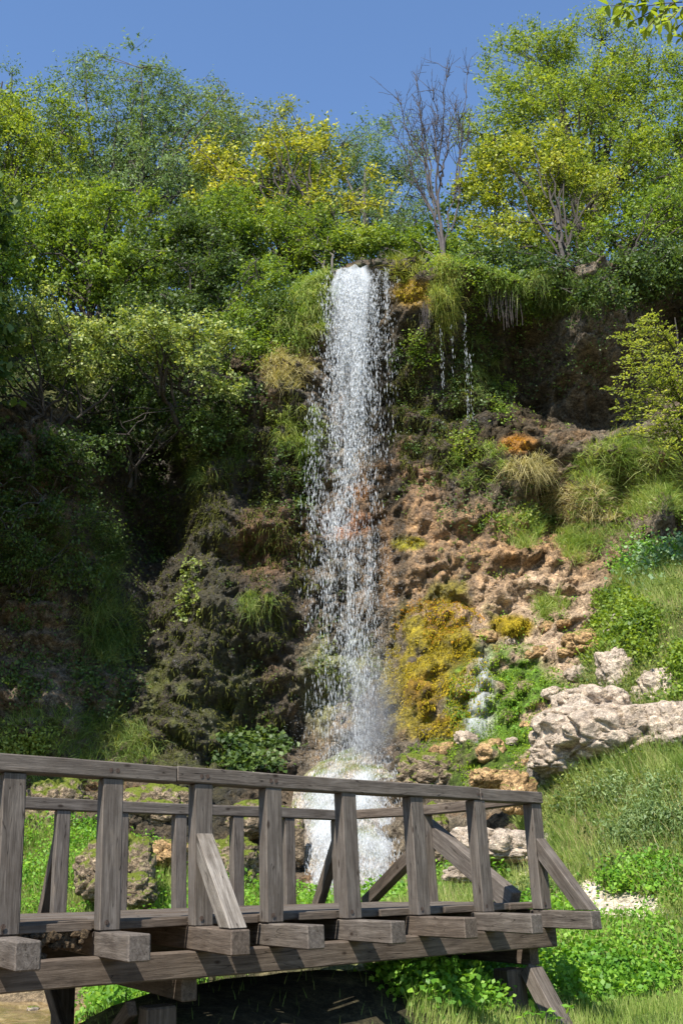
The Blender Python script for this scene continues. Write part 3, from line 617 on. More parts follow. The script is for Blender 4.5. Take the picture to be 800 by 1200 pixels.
tree('elm_tree', ledge(120, 520, 27.8), [lobe(110, 440, 28, 80, 46), lobe(180, 450, 28.2, 60, 40), lobe(50, 470, 28, 60, 40), lobe(165, 500, 28, 50, 26)], 'leaf_dark',
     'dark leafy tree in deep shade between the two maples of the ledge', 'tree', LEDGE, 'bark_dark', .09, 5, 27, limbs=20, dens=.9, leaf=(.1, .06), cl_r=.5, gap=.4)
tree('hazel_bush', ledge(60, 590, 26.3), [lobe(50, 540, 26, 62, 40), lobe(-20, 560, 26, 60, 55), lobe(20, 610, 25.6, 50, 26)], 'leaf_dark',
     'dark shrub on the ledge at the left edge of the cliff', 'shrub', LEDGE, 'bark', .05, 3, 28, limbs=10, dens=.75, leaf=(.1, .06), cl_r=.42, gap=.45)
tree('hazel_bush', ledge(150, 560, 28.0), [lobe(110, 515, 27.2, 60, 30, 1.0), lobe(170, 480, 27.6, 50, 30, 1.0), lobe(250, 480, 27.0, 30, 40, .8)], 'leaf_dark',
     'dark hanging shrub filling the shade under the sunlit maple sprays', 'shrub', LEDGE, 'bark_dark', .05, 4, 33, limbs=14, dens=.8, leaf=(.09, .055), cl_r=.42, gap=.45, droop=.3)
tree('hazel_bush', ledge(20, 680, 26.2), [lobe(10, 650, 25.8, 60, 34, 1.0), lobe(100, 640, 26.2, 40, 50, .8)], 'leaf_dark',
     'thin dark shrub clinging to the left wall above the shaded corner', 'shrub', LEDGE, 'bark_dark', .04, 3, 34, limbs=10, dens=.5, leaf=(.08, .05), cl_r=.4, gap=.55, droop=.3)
tree('hazel_bush', rim_base(285, 1.2), [lobe(285, 400, 27.6, 45, 46, .9), lobe(320, 340, 28.2, 45, 46, .9)], 'leaf_green',
     'green bush draping over the edge between the elm and the grass curtain', 'shrub', FOREST, 'bark_dark', .05, 4, 35, limbs=14, dens=.75, leaf=(.1, .055), cl_r=.42, gap=.42, droop=.25)
# unseen trees added beyond the left edge, shaped to shade the gully
LAB = ['broad green tree standing on the cliff top beyond the left edge', 'tall dark maple beyond the left edge, level with the foot of the left wall', 'tall green maple beside the stream beyond the left edge', 'maple nearest the bridge beyond the left edge', 'slim dark elm between the two tall maples beyond the left edge']
for k, (x, y, z, s, lm) in enumerate([(-14.5, 24.5, 12.5, 1.0, 'leaf_green'), (-10.6, 20.5, 1.5, 1.15, 'leaf_dark'), (-13.5, 17.5, -.5, 1.15, 'leaf_green'), (-15.0, 13.0, -1.0, .95, 'leaf_green'), (-11.2, 23.2, 4.5, .9, 'leaf_dark')]):
    tree(['maple_tree', 'maple_tree', 'maple_tree', 'maple_tree', 'elm_tree'][k], (x - .6, y, z), [((x + .2, y, z + 8.5 * s), (2.7, 2.3, 3.6)), ((x + .4, y - .3, z + 12 * s), (2.4, 2.1, 2.4))], lm,
         LAB[k], 'tree', None, 'bark_dark', .2, 2, 40 + k, limbs=10, dens=.7, leaf=(.26, .17), cl_r=.8, gap=.2)
# bare dead tree
def bare_tree(base, targets, label):
    rg = np.random.default_rng(77); root = empty('dead_tree', base, label, 'tree', FOREST); tm = MB(); bb = MB(); tw = MB()
    stems = [(at(517, 205, 31), .085), (at(535, 215, 31.3), .05), (at(498, 200, 31), .055)]
    pts = []
    for (e, r) in stems:
        p = wander(np.asarray(base) - [0, 0, .2], e, 12, .05, rg); tm.tube(p, r * (1 - .6 * np.linspace(0, 1, 12)), 6); pts.append((p, r))
    tm.build('trunk', M['deadwood'], root, True)
    for (px, py, j, st) in targets:
        p, r = pts[st]; a = p[j]; b = at(px, py, 31 + rg.normal(0, .5)); q = wander(a, b, 12, .05, rg, .05)
        rr = .036 * (1 - .85 * np.linspace(0, 1, 12)); bb.tube(q, rr, 5)
        for m in range(17):
            jj = rg.integers(3, 11); L = .35 + .8 * rg.random(); d = unit(q[min(jj + 1, 11)] - q[jj] + rg.normal(0, .09, 3)); d = unit(d + rg.normal(0, .38, 3) + [0, 0, .25])
            t = wander(q[jj], q[jj] + d * L, 6, .02, rg); tw.tube(t, .014 * (1 - .7 * np.linspace(0, 1, 6)), 3)
            for _ in range(2):
                t2 = t[rg.integers(1, 5)]; tw.tube(wander(t2, t2 + unit(d + rg.normal(0, .5, 3)) * L * .45, 4, .015, rg), .007, 3)
    bb.build('limbs', M['deadwood'], root); tw.build('twigs', M['deadwood'], root)
bare_tree(rim_base(524, 2.2), [(523, 68, 9, 0), (549, 75, 9, 1), (484, 82, 8, 0), (505, 100, 10, 0), (455, 140, 6, 2), (463, 105, 8, 2), (537, 110, 10, 1), (478, 150, 9, 2), (552, 150, 6, 1), (510, 140, 11, 0), (493, 125, 11, 2), (530, 130, 11, 0), (470, 190, 5, 2)],
          'leafless dead tree with fine bare branches against the blue sky')
# pale feathery tree leaning in from the right
def spray_tree(name, base, tiers, leafm, label, seed):
    rg = np.random.default_rng(seed); root = empty(name, base, label, 'tree'); tm = MB(); top = at(790, 372, 22.5)
    st = wander(base, top, 14, .03, rg); tm.tube(st, .07 * (1 - .8 * np.linspace(0, 1, 14)), 6); tm.build('trunk', M['bark_dark'], root, True)
    bb = MB(); Cs = []; As = []
    for (px, py, Y) in tiers:
        b = at(px, py, Y); a = st[int(np.argmin(abs(st[:, 2] - b[2] + .25)))]
        q = wander(a, b, 10, .025, rg, .12); bb.tube(q, .02 * (1 - .85 * np.linspace(0, 1, 10)), 4); d = unit(q[-1] - q[0]); sd = unit(np.cross(d, [0, 0, 1]))
        for j in range(1, 10):
            for sgn in (-1, 1):
                L = .16 + .5 * (1 - abs(j - 4.5) / 6) * rg.random(); e = q[j] + unit(d * .7 + sd * sgn + rg.normal(0, .12, 3)) * L
                bb.tube(np.stack([q[j], (q[j] + e) / 2 + [0, 0, .02], e]), np.array([.007, .005, .003]), 3)
                t = rg.random(15); Cs.append(q[j] + (e - q[j]) * t[:, None] + rg.normal(0, .03, (15, 3)) * [1, 1, .5]); As.append(np.tile(e - q[j], (15, 1)) + rg.normal(0, .4, (15, 3)) * L)
    Cs = np.concatenate(Cs); As = np.concatenate(As); n = len(Cs); s = rg.uniform(.6, 1.3, n)
    V, Fq = leaf_quads(Cs, As, unit(rg.normal(0, .4, (n, 3)) + [-.1, -.3, .9]), .075 * s, .04 * s)
    bb.build('branches', M['bark_dark'], root); mesh_np('crown', V, [Fq], M[leafm], root)
rgT = np.random.default_rng(5)
TI = []
for py in np.linspace(378, 512, 12):
    TI.append((rgT.uniform(716, 745) + abs(py - 440) * .12, py + rgT.uniform(-4, 4), rgT.uniform(21.3, 22.6))); TI.append((rgT.uniform(745, 785), py + rgT.uniform(-6, 6), rgT.uniform(20.9, 22.0))); TI.append((rgT.uniform(810, 850), py, rgT.uniform(21, 22.8)))
spray_tree('young_larch', at(815, 640, 22.9), TI, 'leaf_pale', 'young pale lime tree with flat feathery sprays reaching in from the right edge', 31)
# branch close above the camera, upper right corner
def near_branch():
    rg = np.random.default_rng(8); root = empty('overhanging_tree', (4.9, 5.6, -1.3), 'near tree reaching in at the top right corner with a twig of large sunlit leaves', 'tree')
    tr_ = MB(); tp = wander((4.9, 5.6, -1.5), (5.2, 5.6, 6.2), 12, .03, rg); tr_.tube(tp, .12 * (1 - .6 * np.linspace(0, 1, 12)), 8); tr_.build('trunk', M['bark'], root, True)
    lb = MB(); lb.tube(wander(tp[7], at(880, -2, 5.1), 10, .02, rg, .1), .04 * (1 - .82 * np.linspace(0, 1, 10)), 6)
    V, Fq, cen, _ = crown([((5.6, 5.6, 5.2), (1.1, 1.1, 1.3))], dens=.8, leaf=(.09, .045), cl_r=.4, seed=81)
    for c_ in cen: lb.tube(wander(tp[rg.integers(7, 12)], c_, 6, .02, rg), .014, 4)
    lb.build('branches', M['bark'], root); mesh_np('crown', V, [Fq], M['leaf_yellowgreen'], root)
    bb = MB(); main = wander(at(880, -2, 5.1), at(712, 6, 5.0), 12, .006, rg); bb.tube(main, .006 * (1 - .7 * np.linspace(0, 1, 12)), 5); sub = []
    for j, (px, py) in zip((3, 5, 6, 8, 9, 10, 2, 4, 1, 6), ((785, 36), (775, 28), (742, 24), (748, -8), (722, 20), (728, -4), (798, 44), (790, -12), (812, 40), (756, 34))):
        q = wander(main[j], at(px, py, 5.0 + rg.normal(0, .08)), 6, .004, rg); bb.tube(q, .0035, 4); sub.append(q)
    bb.build('twigs', M['bark'], root)
    for q in sub + [main[4:]]:
        for i in range(1, len(q)):
            for sd in range(4):
                d = unit(q[i] - q[i - 1]); a = unit(d * .5 + rg.normal(0, .6, 3) + [0, 0, -.25]); nr = unit(rg.normal(0, .35, 3) + [-.1, -.3, .9]); L = rg.uniform(.05, .085); b = unit(np.cross(a, nr)); nr = np.cross(b, a)
                ts = np.array([0, .18, .42, .68, .88, 1.0]); wd = np.array([.06, .55, 1, .8, .4, 0.02]) * L * .26
                base_ = q[i]; mid = base_ + a * (ts[:, None] * L) - nr * (ts[:, None] ** 2 * L * .18)
                Vl = np.concatenate([mid + b * wd[:, None] + nr * wd[:, None] * .3, mid, mid - b * wd[:, None] + nr * wd[:, None] * .3])
                Fl = [[r, r + 1, 6 + r + 1, 6 + r] for r in range(5)] + [[6 + r, 7 + r, 13 + r, 12 + r] for r in range(5)]
                mesh_np('leaf', Vl, [np.array(Fl)], M['leaf_yellowgreen'], root)
near_branch()

# ------------------------------------------------------------------ plants, moss and roots on the cliff
def cliff_blades(name, cx, cy, rx, ry, n, L, mat, label, cat='grass', hang=.5, bend=.7, seed=0, W=.012, kind=None, up=(0, 0, .6), jitter=.04, group=None, wob=0.0):
    P, Nn = cliff_sample(cx, cy, rx, ry, n, jitter, wob)
    rg = np.random.default_rng(seed + 5); 
    # gather into tufts
    k = max(3, n // (45 if kind else 90)); cidx = rg.integers(0, n, k); who = rg.integers(0, k, n); Pt = P[cidx][who] + (P - P[cidx][who]) * .18 * rg.random((n, 1)); use = rg.random(n) < (.35 if kind else .62)
    P = np.where(use[:, None], Pt, P)
    return blade_obj(name, P, Nn, L * rg.uniform(.4, 1.2, n), W * rg.uniform(.6, 1.3, n), bend, mat, label, cat, seed, kind, hang, up, group=group)
def cliff_leaves(name, cx, cy, rx, ry, n, mat, label, cat='plant', puff=.22, leaf=(.08, .05), seed=0, kind=None, group=None, per=38, out=.12, wob=0.0):
    k = max(2, n // per); P, Nn = cliff_sample(cx, cy, rx, ry, k, .03, wob); rg = np.random.default_rng(seed + 9)
    C = P[:, None] + Nn[:, None] * out + rg.normal(0, 1, (k, per, 3)) * puff * rg.uniform(.4, 1.2, (k, 1, 1)) * np.array([1, .6, .8])
    C = C.reshape(-1, 3); m = len(C); s = rg.uniform(.6, 1.3, m)
    V, Fq = leaf_quads(C, rg.normal(0, 1, (m, 3)) + [0, -.3, -.2], unit(rg.normal(0, .55, (m, 3)) + [-.1, -.6, .8]), leaf[0] * s, leaf[1] * s)
    o = mesh_np(name, V, [Fq], M[mat]); return tag(o, label, cat, group, kind)
# long grass curtains round the lip
cliff_blades('hanging_grass', 520, 350, 14, 46, 3600, .45, 'grass_lime', 'long lime-green curtain of grass hanging over the edge right of the lip', hang=.85, bend=.35, seed=1, W=.011)
cliff_blades('grass_tuft', 473, 318, 24, 12, 900, .45, 'grass_lime', 'bright tuft of grass on the edge just right of the falling water', hang=.3, seed=2, W=.018)
cliff_blades('hanging_grass', 590, 335, 36, 30, 2600, .38, 'grass', 'green grass curtain hanging from the rim with roots below the crooked tree', hang=.75, bend=.4, seed=3, W=.015)
cliff_blades('hanging_grass', 350, 345, 36, 65, 7500, .55, 'grass', 'long green grass hanging down the edge left of the lip', hang=.7, bend=.4, seed=4, W=.016, up=(0, 0, .4))
cliff_blades('grass_tuft', 338, 432, 30, 26, 2200, .5, 'grass_straw', 'pale straw-coloured tuft on the brown rock left of the fall', hang=.7, seed=5)
cliff_blades('grass_tuft', 350, 505, 26, 30, 1500, .5, 'grass', 'green tuft halfway down the brown rock left of the fall', hang=.7, seed=6)
cliff_blades('grass_tuft', 300, 712, 20, 14, 650, .5, 'grass_dark', 'drooping dark green tuft low on the rock left of the fall', hang=.9, seed=7)
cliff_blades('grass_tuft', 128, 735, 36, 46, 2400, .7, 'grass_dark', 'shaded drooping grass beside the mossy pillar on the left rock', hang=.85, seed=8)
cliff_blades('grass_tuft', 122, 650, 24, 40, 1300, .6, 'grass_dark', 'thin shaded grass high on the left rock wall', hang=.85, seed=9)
cliff_blades('grass_tuft', 620, 550, 24, 16, 1500, .5, 'grass_straw', 'pale drooping tuft below the orange moss cushion', hang=.85, seed=10)
cliff_blades('grass_tuft', 612, 625, 24, 20, 1300, .5, 'grass', 'green tuft under the overhang above the orange rock', hang=.3, seed=11, up=(0, 0, 1))
cliff_blades('grass_tuft', 678, 640, 26, 22, 1400, .5, 'grass', 'tuft at the right end of the orange rock below the dark overhang', hang=.5, seed=12)
cliff_blades('grass_tuft', 645, 712, 20, 16, 900, .5, 'grass', 'drooping tuft between the orange rock and the ochre slope', hang=.6, seed=13)
cliff_blades('bank_grass', 745, 560, 75, 48, 9500, .5, 'grass', 'sloping grassy shelf on the right below the dark hollow', hang=.45, bend=.8, seed=14, kind='stuff', up=(0, 0, .8))
cliff_blades('bank_grass', 690, 590, 60, 22, 3000, .5, 'grass_straw', 'dry pale grass along the lower edge of the right-hand shelf', hang=.7, seed=15, kind='stuff')
cliff_blades('bank_grass', 768, 705, 56, 44, 7000, .42, 'grass', 'sunlit grass on the upper right slope', hang=.2, seed=16, kind='stuff', up=(0, 0, 1.2))
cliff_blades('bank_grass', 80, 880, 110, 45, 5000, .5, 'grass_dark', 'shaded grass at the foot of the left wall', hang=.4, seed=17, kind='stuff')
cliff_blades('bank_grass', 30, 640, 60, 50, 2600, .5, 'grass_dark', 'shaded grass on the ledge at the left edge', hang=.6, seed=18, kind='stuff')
cliff_blades('hanging_grass', 650, 345, 60, 24, 4200, .45, 'grass_dark', 'dark green grass drooping from the rim over the right-hand rock face', hang=.85, seed=31)
cliff_blades('grass_tuft', 560, 430, 26, 40, 1500, .4, 'grass_dark', 'dark drooping grass beside the hollow right of the side trickle', hang=.9, seed=32)
cliff_blades('hanging_grass', 250, 520, 50, 50, 3000, .45, 'grass_dark', 'dark strands hanging over the top of the gully', hang=.95, seed=33)
cliff_blades('grass_tuft', 560, 545, 40, 30, 1500, .35, 'grass', 'patchy green grass on the dark ledge left of the orange moss cushion', hang=.6, seed=34)
cliff_blades('hanging_grass', 520, 345, 18, 46, 1500, .4, 'grass', 'green strands mixed through the lime-green curtain right of the lip', hang=.85, bend=.35, seed=41, W=.011)
# moss as short fronds
def moss(cx, cy, rx, ry, n, mat, label, seed, L=.06, hang=.8, wob=.35):
    n = int(n * 1.1)
    P, Nn = cliff_sample(cx, cy, rx, ry, n, .02, wob); keep = fbm(P, 1.8, 3, 501) + .5 * fbm(P, 5, 2, 502) > -.14; P = P[keep]; Nn = Nn[keep]; rg = np.random.default_rng(seed); m = len(P)
    return blade_obj('moss', P, Nn, L * rg.uniform(.5, 1.3, m), .022 * rg.uniform(.6, 1.3, m), .5, mat, label, 'moss', seed, 'stuff', hang, (0, 0, .1))
M['moss_yellow'] = leaf_mat('golden_moss', [(0.10, 0.085, 0.008), (0.24, 0.19, 0.012), (0.42, 0.30, 0.02)], 0.2, 1.6, .8, .1)
M['moss_green'] = leaf_mat('vivid_green_moss', [(0.05, 0.10, 0.01), (0.11, 0.19, 0.015), (0.22, 0.29, 0.02)], 0.2, 1.6, .8, .1)
M['moss_orange'] = leaf_mat('orange_moss', [(0.16, 0.07, 0.01), (0.36, 0.17, 0.015), (0.52, 0.27, 0.03)], 0.2, 2.0, .8, .1)
M['moss_dark'] = leaf_mat('dark_olive_moss', [(0.025, 0.03, 0.008), (0.06, 0.065, 0.015), (0.12, 0.12, 0.025)], 0.2, 1.6, .8, .1)
# leafy plants, ferns among them
cliff_leaves('ivy', 310, 365, 34, 60, 4200, 'leaf_green', 'leafy green climber covering the slope left of the grass curtain', seed=1, puff=.3)
cliff_leaves('ivy', 470, 420, 12, 20, 450, 'leaf_dark', 'small dark leaf patch right beside the falling water', seed=2, puff=.12, out=.05, leaf=(.06, .045))
cliff_leaves('ivy', 495, 410, 18, 22, 900, 'leaf_green', 'round green leaf patch on the dark tufa right of the fall', seed=3, puff=.16, out=.05, leaf=(.07, .055))
cliff_leaves('shrub', 548, 520, 13, 14, 700, 'leaf_yellowgreen', 'yellow-green leaf clump at the foot of the thin side trickle', seed=4, puff=.2)
cliff_leaves('shrub', 588, 470, 14, 30, 700, 'leaf_green', 'slender green sprig in front of the dark hollow', seed=5, puff=.17)
cliff_leaves('shrub', 762, 664, 44, 20, 3000, 'leaf_nettle', 'leafy bright green herbs at the top of the right slope', seed=6, puff=.22, out=.18)
cliff_leaves('shrub', 775, 680, 40, 42, 4200, 'leaf_bluegreen', 'pale rounded-leaf herbs by the right edge of the slope', seed=7, puff=.22, out=.2, leaf=(.10, .085))
cliff_leaves('ivy', 275, 480, 26, 50, 1500, 'leaf_dark', 'dark leaves fringing the gully left of the brown rock', seed=8, puff=.22)
cliff_leaves('ivy', 350, 560, 26, 50, 1200, 'leaf_dark', 'scattered dark green leaves on the rock left of the fall', seed=9, puff=.16)
cliff_leaves('ivy', 225, 690, 12, 55, 700, 'leaf_olive', 'string of round olive leaves down the mossy pillar', seed=10, puff=.12, out=.06, leaf=(.09, .08))
cliff_leaves('shrub', 60, 800, 60, 34, 1900, 'leaf_dark', 'dark ferny patch in the shaded corner above the handrail at left', seed=11, puff=.2)
cliff_leaves('shrub', 130, 790, 42, 60, 1900, 'leaf_dark', 'dark undergrowth against the left rock wall', seed=12, puff=.25)
cliff_leaves('shrub', 290, 885, 46, 26, 2600, 'leaf_dark', 'dark broad-leaved plants in the hollow left of the plunge', seed=13, puff=.16, leaf=(.13, .1))
cliff_leaves('shrub', 28, 880, 34, 26, 2600, 'leaf_pale', 'sunlit pale bush in front of the dark corner at the far left', seed=14, puff=.25, out=.3)
cliff_leaves('ivy', 90, 560, 90, 60, 3200, 'leaf_dark', 'trailing dark leaves on the left wall below the ledge trees', seed=15, puff=.25)
cliff_leaves('ivy', 40, 680, 60, 60, 2000, 'leaf_dark', 'thin dark leaves on the lit grey part of the left wall', seed=25, puff=.2)
cliff_leaves('ivy', 190, 340, 90, 40, 2500, 'leaf_dark', 'dark leaves on the rim under the elm', seed=16, puff=.3)
cliff_leaves('ivy', 560, 315, 55, 20, 2200, 'leaf_green', 'green leaves along the rim between the dead tree and the crooked tree', seed=17, puff=.25)
cliff_leaves('ivy', 620, 615, 70, 10, 700, 'leaf_green', 'line of small leaves along the crest of the orange rock', seed=18, puff=.14, leaf=(.07, .045))
cliff_leaves('shrub', 612, 612, 12, 24, 600, 'leaf_pale', 'pale upright sprig on the crest of the orange rock', seed=19, puff=.16, out=.1)
cliff_leaves('ivy', 330, 540, 60, 60, 900, 'leaf_olive', 'scattered leaves over the lower brown rock left of the fall', seed=20, puff=.1, leaf=(.06, .05), wob=.4)
cliff_leaves('ivy', 640, 400, 90, 60, 1500, 'leaf_dark', 'dark trailing leaves scattered over the right-hand rock face', seed=41, puff=.2)
cliff_leaves('ivy', 560, 440, 40, 70, 1700, 'leaf_dark', 'dark leaves in the shade right of the side trickle', seed=42, puff=.2)
cliff_leaves('ivy', 735, 600, 60, 24, 1400, 'leaf_green', 'green leaves hanging below the right-hand shelf', seed=43, puff=.2)
cliff_leaves('ivy', 150, 610, 60, 60, 2600, 'leaf_dark', 'dark leaf curtain beside the gully on the left wall', seed=44, puff=.22)
cliff_leaves('ivy', 700, 345, 110, 22, 2600, 'leaf_dark', 'dark leaves hanging along the rim at the upper right', seed=45, puff=.25)
cliff_leaves('ivy', 610, 350, 40, 30, 1200, 'leaf_green', 'green leaves mixed into the hanging grass below the crooked tree', seed=46, puff=.2)
cliff_leaves('ivy', 575, 345, 40, 34, 1300, 'leaf_green', 'small leaves woven through the grass right of the lime-green curtain', seed=51, puff=.16, leaf=(.06, .04))
cliff_leaves('ivy', 372, 330, 26, 40, 1500, 'leaf_green', 'leafy sprigs mixed with the long grass beside the lip', seed=52, puff=.2, leaf=(.08, .045))
cliff_leaves('ivy', 505, 470, 40, 60, 1300, 'leaf_dark', 'dark leaves clinging to the wet tufa right of the fall', seed=53, puff=.14, leaf=(.06, .045))
moss(500, 470, 45, 110, 5000, 'moss_dark', 'dark moss curtain on the wet tufa right of the fall', 21, .16, .95)
moss(330, 600, 45, 150, 5000, 'moss_dark', 'dark moss drapes on the brown rock left of the fall', 22, .16, .95)
cliff_leaves('ivy', 590, 590, 110, 34, 1700, 'leaf_dark', 'dark scrub trailing along the shaded band above the orange rock', seed=61, puff=.17, leaf=(.065, .045))
cliff_blades('grass_tuft', 700, 628, 50, 16, 2200, .4, 'grass_dark', 'dark drooping grass in the shaded band above the green bank', hang=.9, seed=62)
# small growth speckling the whole face
cliff_leaves('wall_herbs', 330, 720, 60, 150, 1600, 'leaf_dark', 'tiny plants speckling the rock left of the fall', seed=21, puff=.09, leaf=(.055, .04), kind='stuff', per=14, out=.03, wob=.5)
cliff_leaves('wall_herbs', 80, 700, 110, 150, 3200, 'leaf_olive', 'tiny plants speckling the shaded left wall', seed=22, puff=.12, leaf=(.06, .045), kind='stuff', per=14, out=.04, wob=.5)
cliff_leaves('wall_herbs', 570, 560, 110, 130, 1800, 'leaf_green', 'tiny plants speckling the rock right of the fall', seed=23, puff=.08, leaf=(.055, .04), kind='stuff', per=14, out=.03, wob=.5)
cliff_leaves('wall_herbs', 640, 800, 90, 90, 1200, 'leaf_nettle', 'tiny plants between the ochre stones', seed=24, puff=.07, leaf=(.05, .04), kind='stuff', per=14, out=.03, wob=.5)
moss(514, 788, 62, 80, 13000, 'moss_yellow', 'golden yellow moss cushions right of the foot of the fall', 1)
moss(512, 728, 48, 28, 1500, 'moss_orange', 'rust-orange moss on top of the golden cushions', 2)
moss(597, 828, 72, 68, 17000, 'moss_green', 'vivid green moss over the stepped rock beside the water film', 3, .045)
moss(540, 895, 75, 30, 8000, 'moss_green', 'green moss on the low rocks just above the handrail', 4, .045)
moss(605, 520, 16, 9, 500, 'moss_orange', 'bright orange moss cushion on the nose of the right-hand shelf', 5, .06)
moss(487, 342, 22, 12, 700, 'moss_yellow', 'golden-brown moss hanging at the right of the lip', 6, .07)
moss(598, 735, 26, 14, 900, 'moss_yellow', 'small yellow moss patch above the ochre stones', 7)
moss(480, 637, 17, 7, 300, 'moss_yellow', 'narrow yellow moss streak on the orange rock', 8, .08)
moss(255, 730, 95, 190, 9000, 'moss_dark', 'dark hanging moss covering the wet pillar on the left', 9, .11, .97)
moss(215, 860, 70, 40, 1500, 'moss_dark', 'dark olive moss at the foot of the wet pillar', 10, .1)
moss(250, 570, 34, 60, 2200, 'moss_dark', 'dark moss on the shoulder above the wet pillar', 11, .16)
moss(405, 790, 40, 60, 2200, 'leaf_olive', 'pale green moss behind the spray', 12, .1)
moss(545, 460, 9, 80, 1500, 'moss_dark', 'dark moss strip along the thin side trickle', 13, .16)
# roots hanging from the rim
for (px, py, ln, lab) in ((594, 342, .9, 'pale roots dangling from the rim below the crooked tree'), (574, 345, .7, 'thin roots dangling just left of the pale roots'), (500, 360, .6, 'dark roots beside the orange moss at the lip')):
    r_ = MB(); rg = np.random.default_rng(px); P, Nn = cliff_sample(px, py, 10, 8, 26, .04)
    for k in range(26):
        a = P[k] + Nn[k] * .15; r_.tube(wander(a, a + np.array([rg.normal(0, .05), -.05, -ln * rg.uniform(.5, 1.2)]), 7, .012, rg), .007, 3)
    tag(r_.build('hanging_roots', M['deadwood']), lab, 'roots')

# ------------------------------------------------------------------ the waterfall
def white_water(name, streak=True, lo=.45, hi=.62, sc=(7, 7, 1.1), col=(.86, .88, .9)):
    m, nt, nd, lk = new_mat(name); geo = N(nt, 'ShaderNodeNewGeometry')
    mp = N(nt, 'ShaderNodeMapping'); mp.inputs['Scale'].default_value = sc; lk.new(geo.outputs['Position'], mp.inputs[0])
    n1 = noise_node(nt, mp.outputs[0], 1.6, 9, 0.75, .4)
    at_ = N(nt, 'ShaderNodeAttribute', attribute_name='dens')
    a = math_(nt, 'ADD', n1, math_(nt, 'MULTIPLY', math_(nt, 'SUBTRACT', at_.outputs['Fac'], .5), .9))
    a = math_(nt, 'DIVIDE', math_(nt, 'SUBTRACT', a, lo), hi - lo, True)
    d = N(nt, 'ShaderNodeBsdfPrincipled', i_Roughness=.35); d.inputs['Base Color'].default_value = col + (1,)
    t = N(nt, 'ShaderNodeBsdfTranslucent'); t.inputs[0].default_value = col + (1,)
    x1 = N(nt, 'ShaderNodeMixShader'); x1.inputs[0].default_value = .3; lk.new(d.outputs[0], x1.inputs[1]); lk.new(t.outputs[0], x1.inputs[2])
    tr = N(nt, 'ShaderNodeBsdfTransparent'); x2 = N(nt, 'ShaderNodeMixShader'); lk.new(a, x2.inputs[0]); lk.new(tr.outputs[0], x2.inputs[1]); lk.new(x1.outputs[0], x2.inputs[2])
    bp = N(nt, 'ShaderNodeBump', i_Strength=.8, i_Distance=.06); lk.new(n1, bp.inputs['Height']); lk.new(bp.outputs[0], d.inputs['Normal'])
    o = N(nt, 'ShaderNodeOutputMaterial'); lk.new(x2.outputs[0], o.inputs[0]); return m
M['veil'] = white_water('falling_water', lo=.34, hi=1.05, sc=(24, 6, 1.3), col=(.8, .83, .86))
M['froth'] = white_water('frothing_water', lo=.30, hi=.90, sc=(20, 10, 2.0), col=(.76, .79, .82))
M['drops'] = white_water('water_drops', lo=-1, hi=-.9, col=(.84, .87, .9))
LIP = at(425, 318, 27.0)
fall = empty('waterfall', at(425, 880, 26.0), 'tall white waterfall dropping in a single column from the mossy lip', 'waterfall')
rg = np.random.default_rng(99)
def fall_edges(z):
    """left and right edge of the column (metres) and the distance from the camera at height z"""
    t = np.clip((LIP[2] - z) / (LIP[2] - 3.0), 0, 1)
    x0 = np.interp(t, [0, .04, .15, .3, .5, .7, .85, 1], [-.13, -.28, -.42, -.62, -.72, -.78, -.72, -.55])
    x1 = np.interp(t, [0, .04, .15, .3, .5, .7, .85, 1], [1.1, 1.42, 1.36, 1.25, 1.0, .88, .86, .95])
    y = LIP[1] - .15 - 1.1 * (1 - np.exp(-t * 5)) * .8 - .2 * t
    return x0, x1, y, t
NS = 230; nU = 40; zz = np.linspace(LIP[2] + .03, 2.7, NS)
for layer, (oy, dm) in enumerate(((0.0, 0.0), (.25, -.05))):
    u = np.linspace(0, 1, nU); Z_, U_ = np.meshgrid(zz, u, indexing='ij'); x0, x1, yy, tt = fall_edges(Z_)
    Xf = x0 + (x1 - x0) * U_ + .04 * noise(np.stack([U_ * 9, Z_ * .4, Z_ * 0 + layer], -1), 1, 7)
    Yf = yy + oy * smooth(0, .1, tt) + .10 * noise(np.stack([U_ * 12, Z_ * .8, Z_ * 0 + layer], -1), 1, 8)
    core = np.exp(-((U_ - .42) / .3) ** 2) * .35 + .18 * noise(np.stack([U_ * 7, Z_ * .12, Z_ * 0], -1), 1, 12 + layer)
    dens = .40 + core * .8 - .36 * smooth(.04, .5, tt) - .6 * np.abs(U_ * 2 - 1) ** 4 * smooth(.02, .2, tt) + dm + .14 * (1 - smooth(0, .09, tt))
    # the stream narrows to the right-hand strand lower down
    dens -= .30 * smooth(.58, .72, U_) * (1 - smooth(.1, .3, tt))
    dens += smooth(.55, .85, tt) * (.32 * np.exp(-((U_ - .72) / .16) ** 2) - .14)
    Zf = Z_ + (.09 * noise(np.stack([U_ * 7, Z_ * 0 + layer, Z_ * 0], -1), 1, 31) - .08 * np.abs(U_ * 2 - 1.1) ** 2) * (1 - smooth(0, .08, tt))
    mesh_np('water_sheet', np.stack([Xf, Yf, Zf], -1).reshape(-1, 3), [grid_faces(NS, nU)], M['veil'], fall, True, {'dens': dens.ravel()})
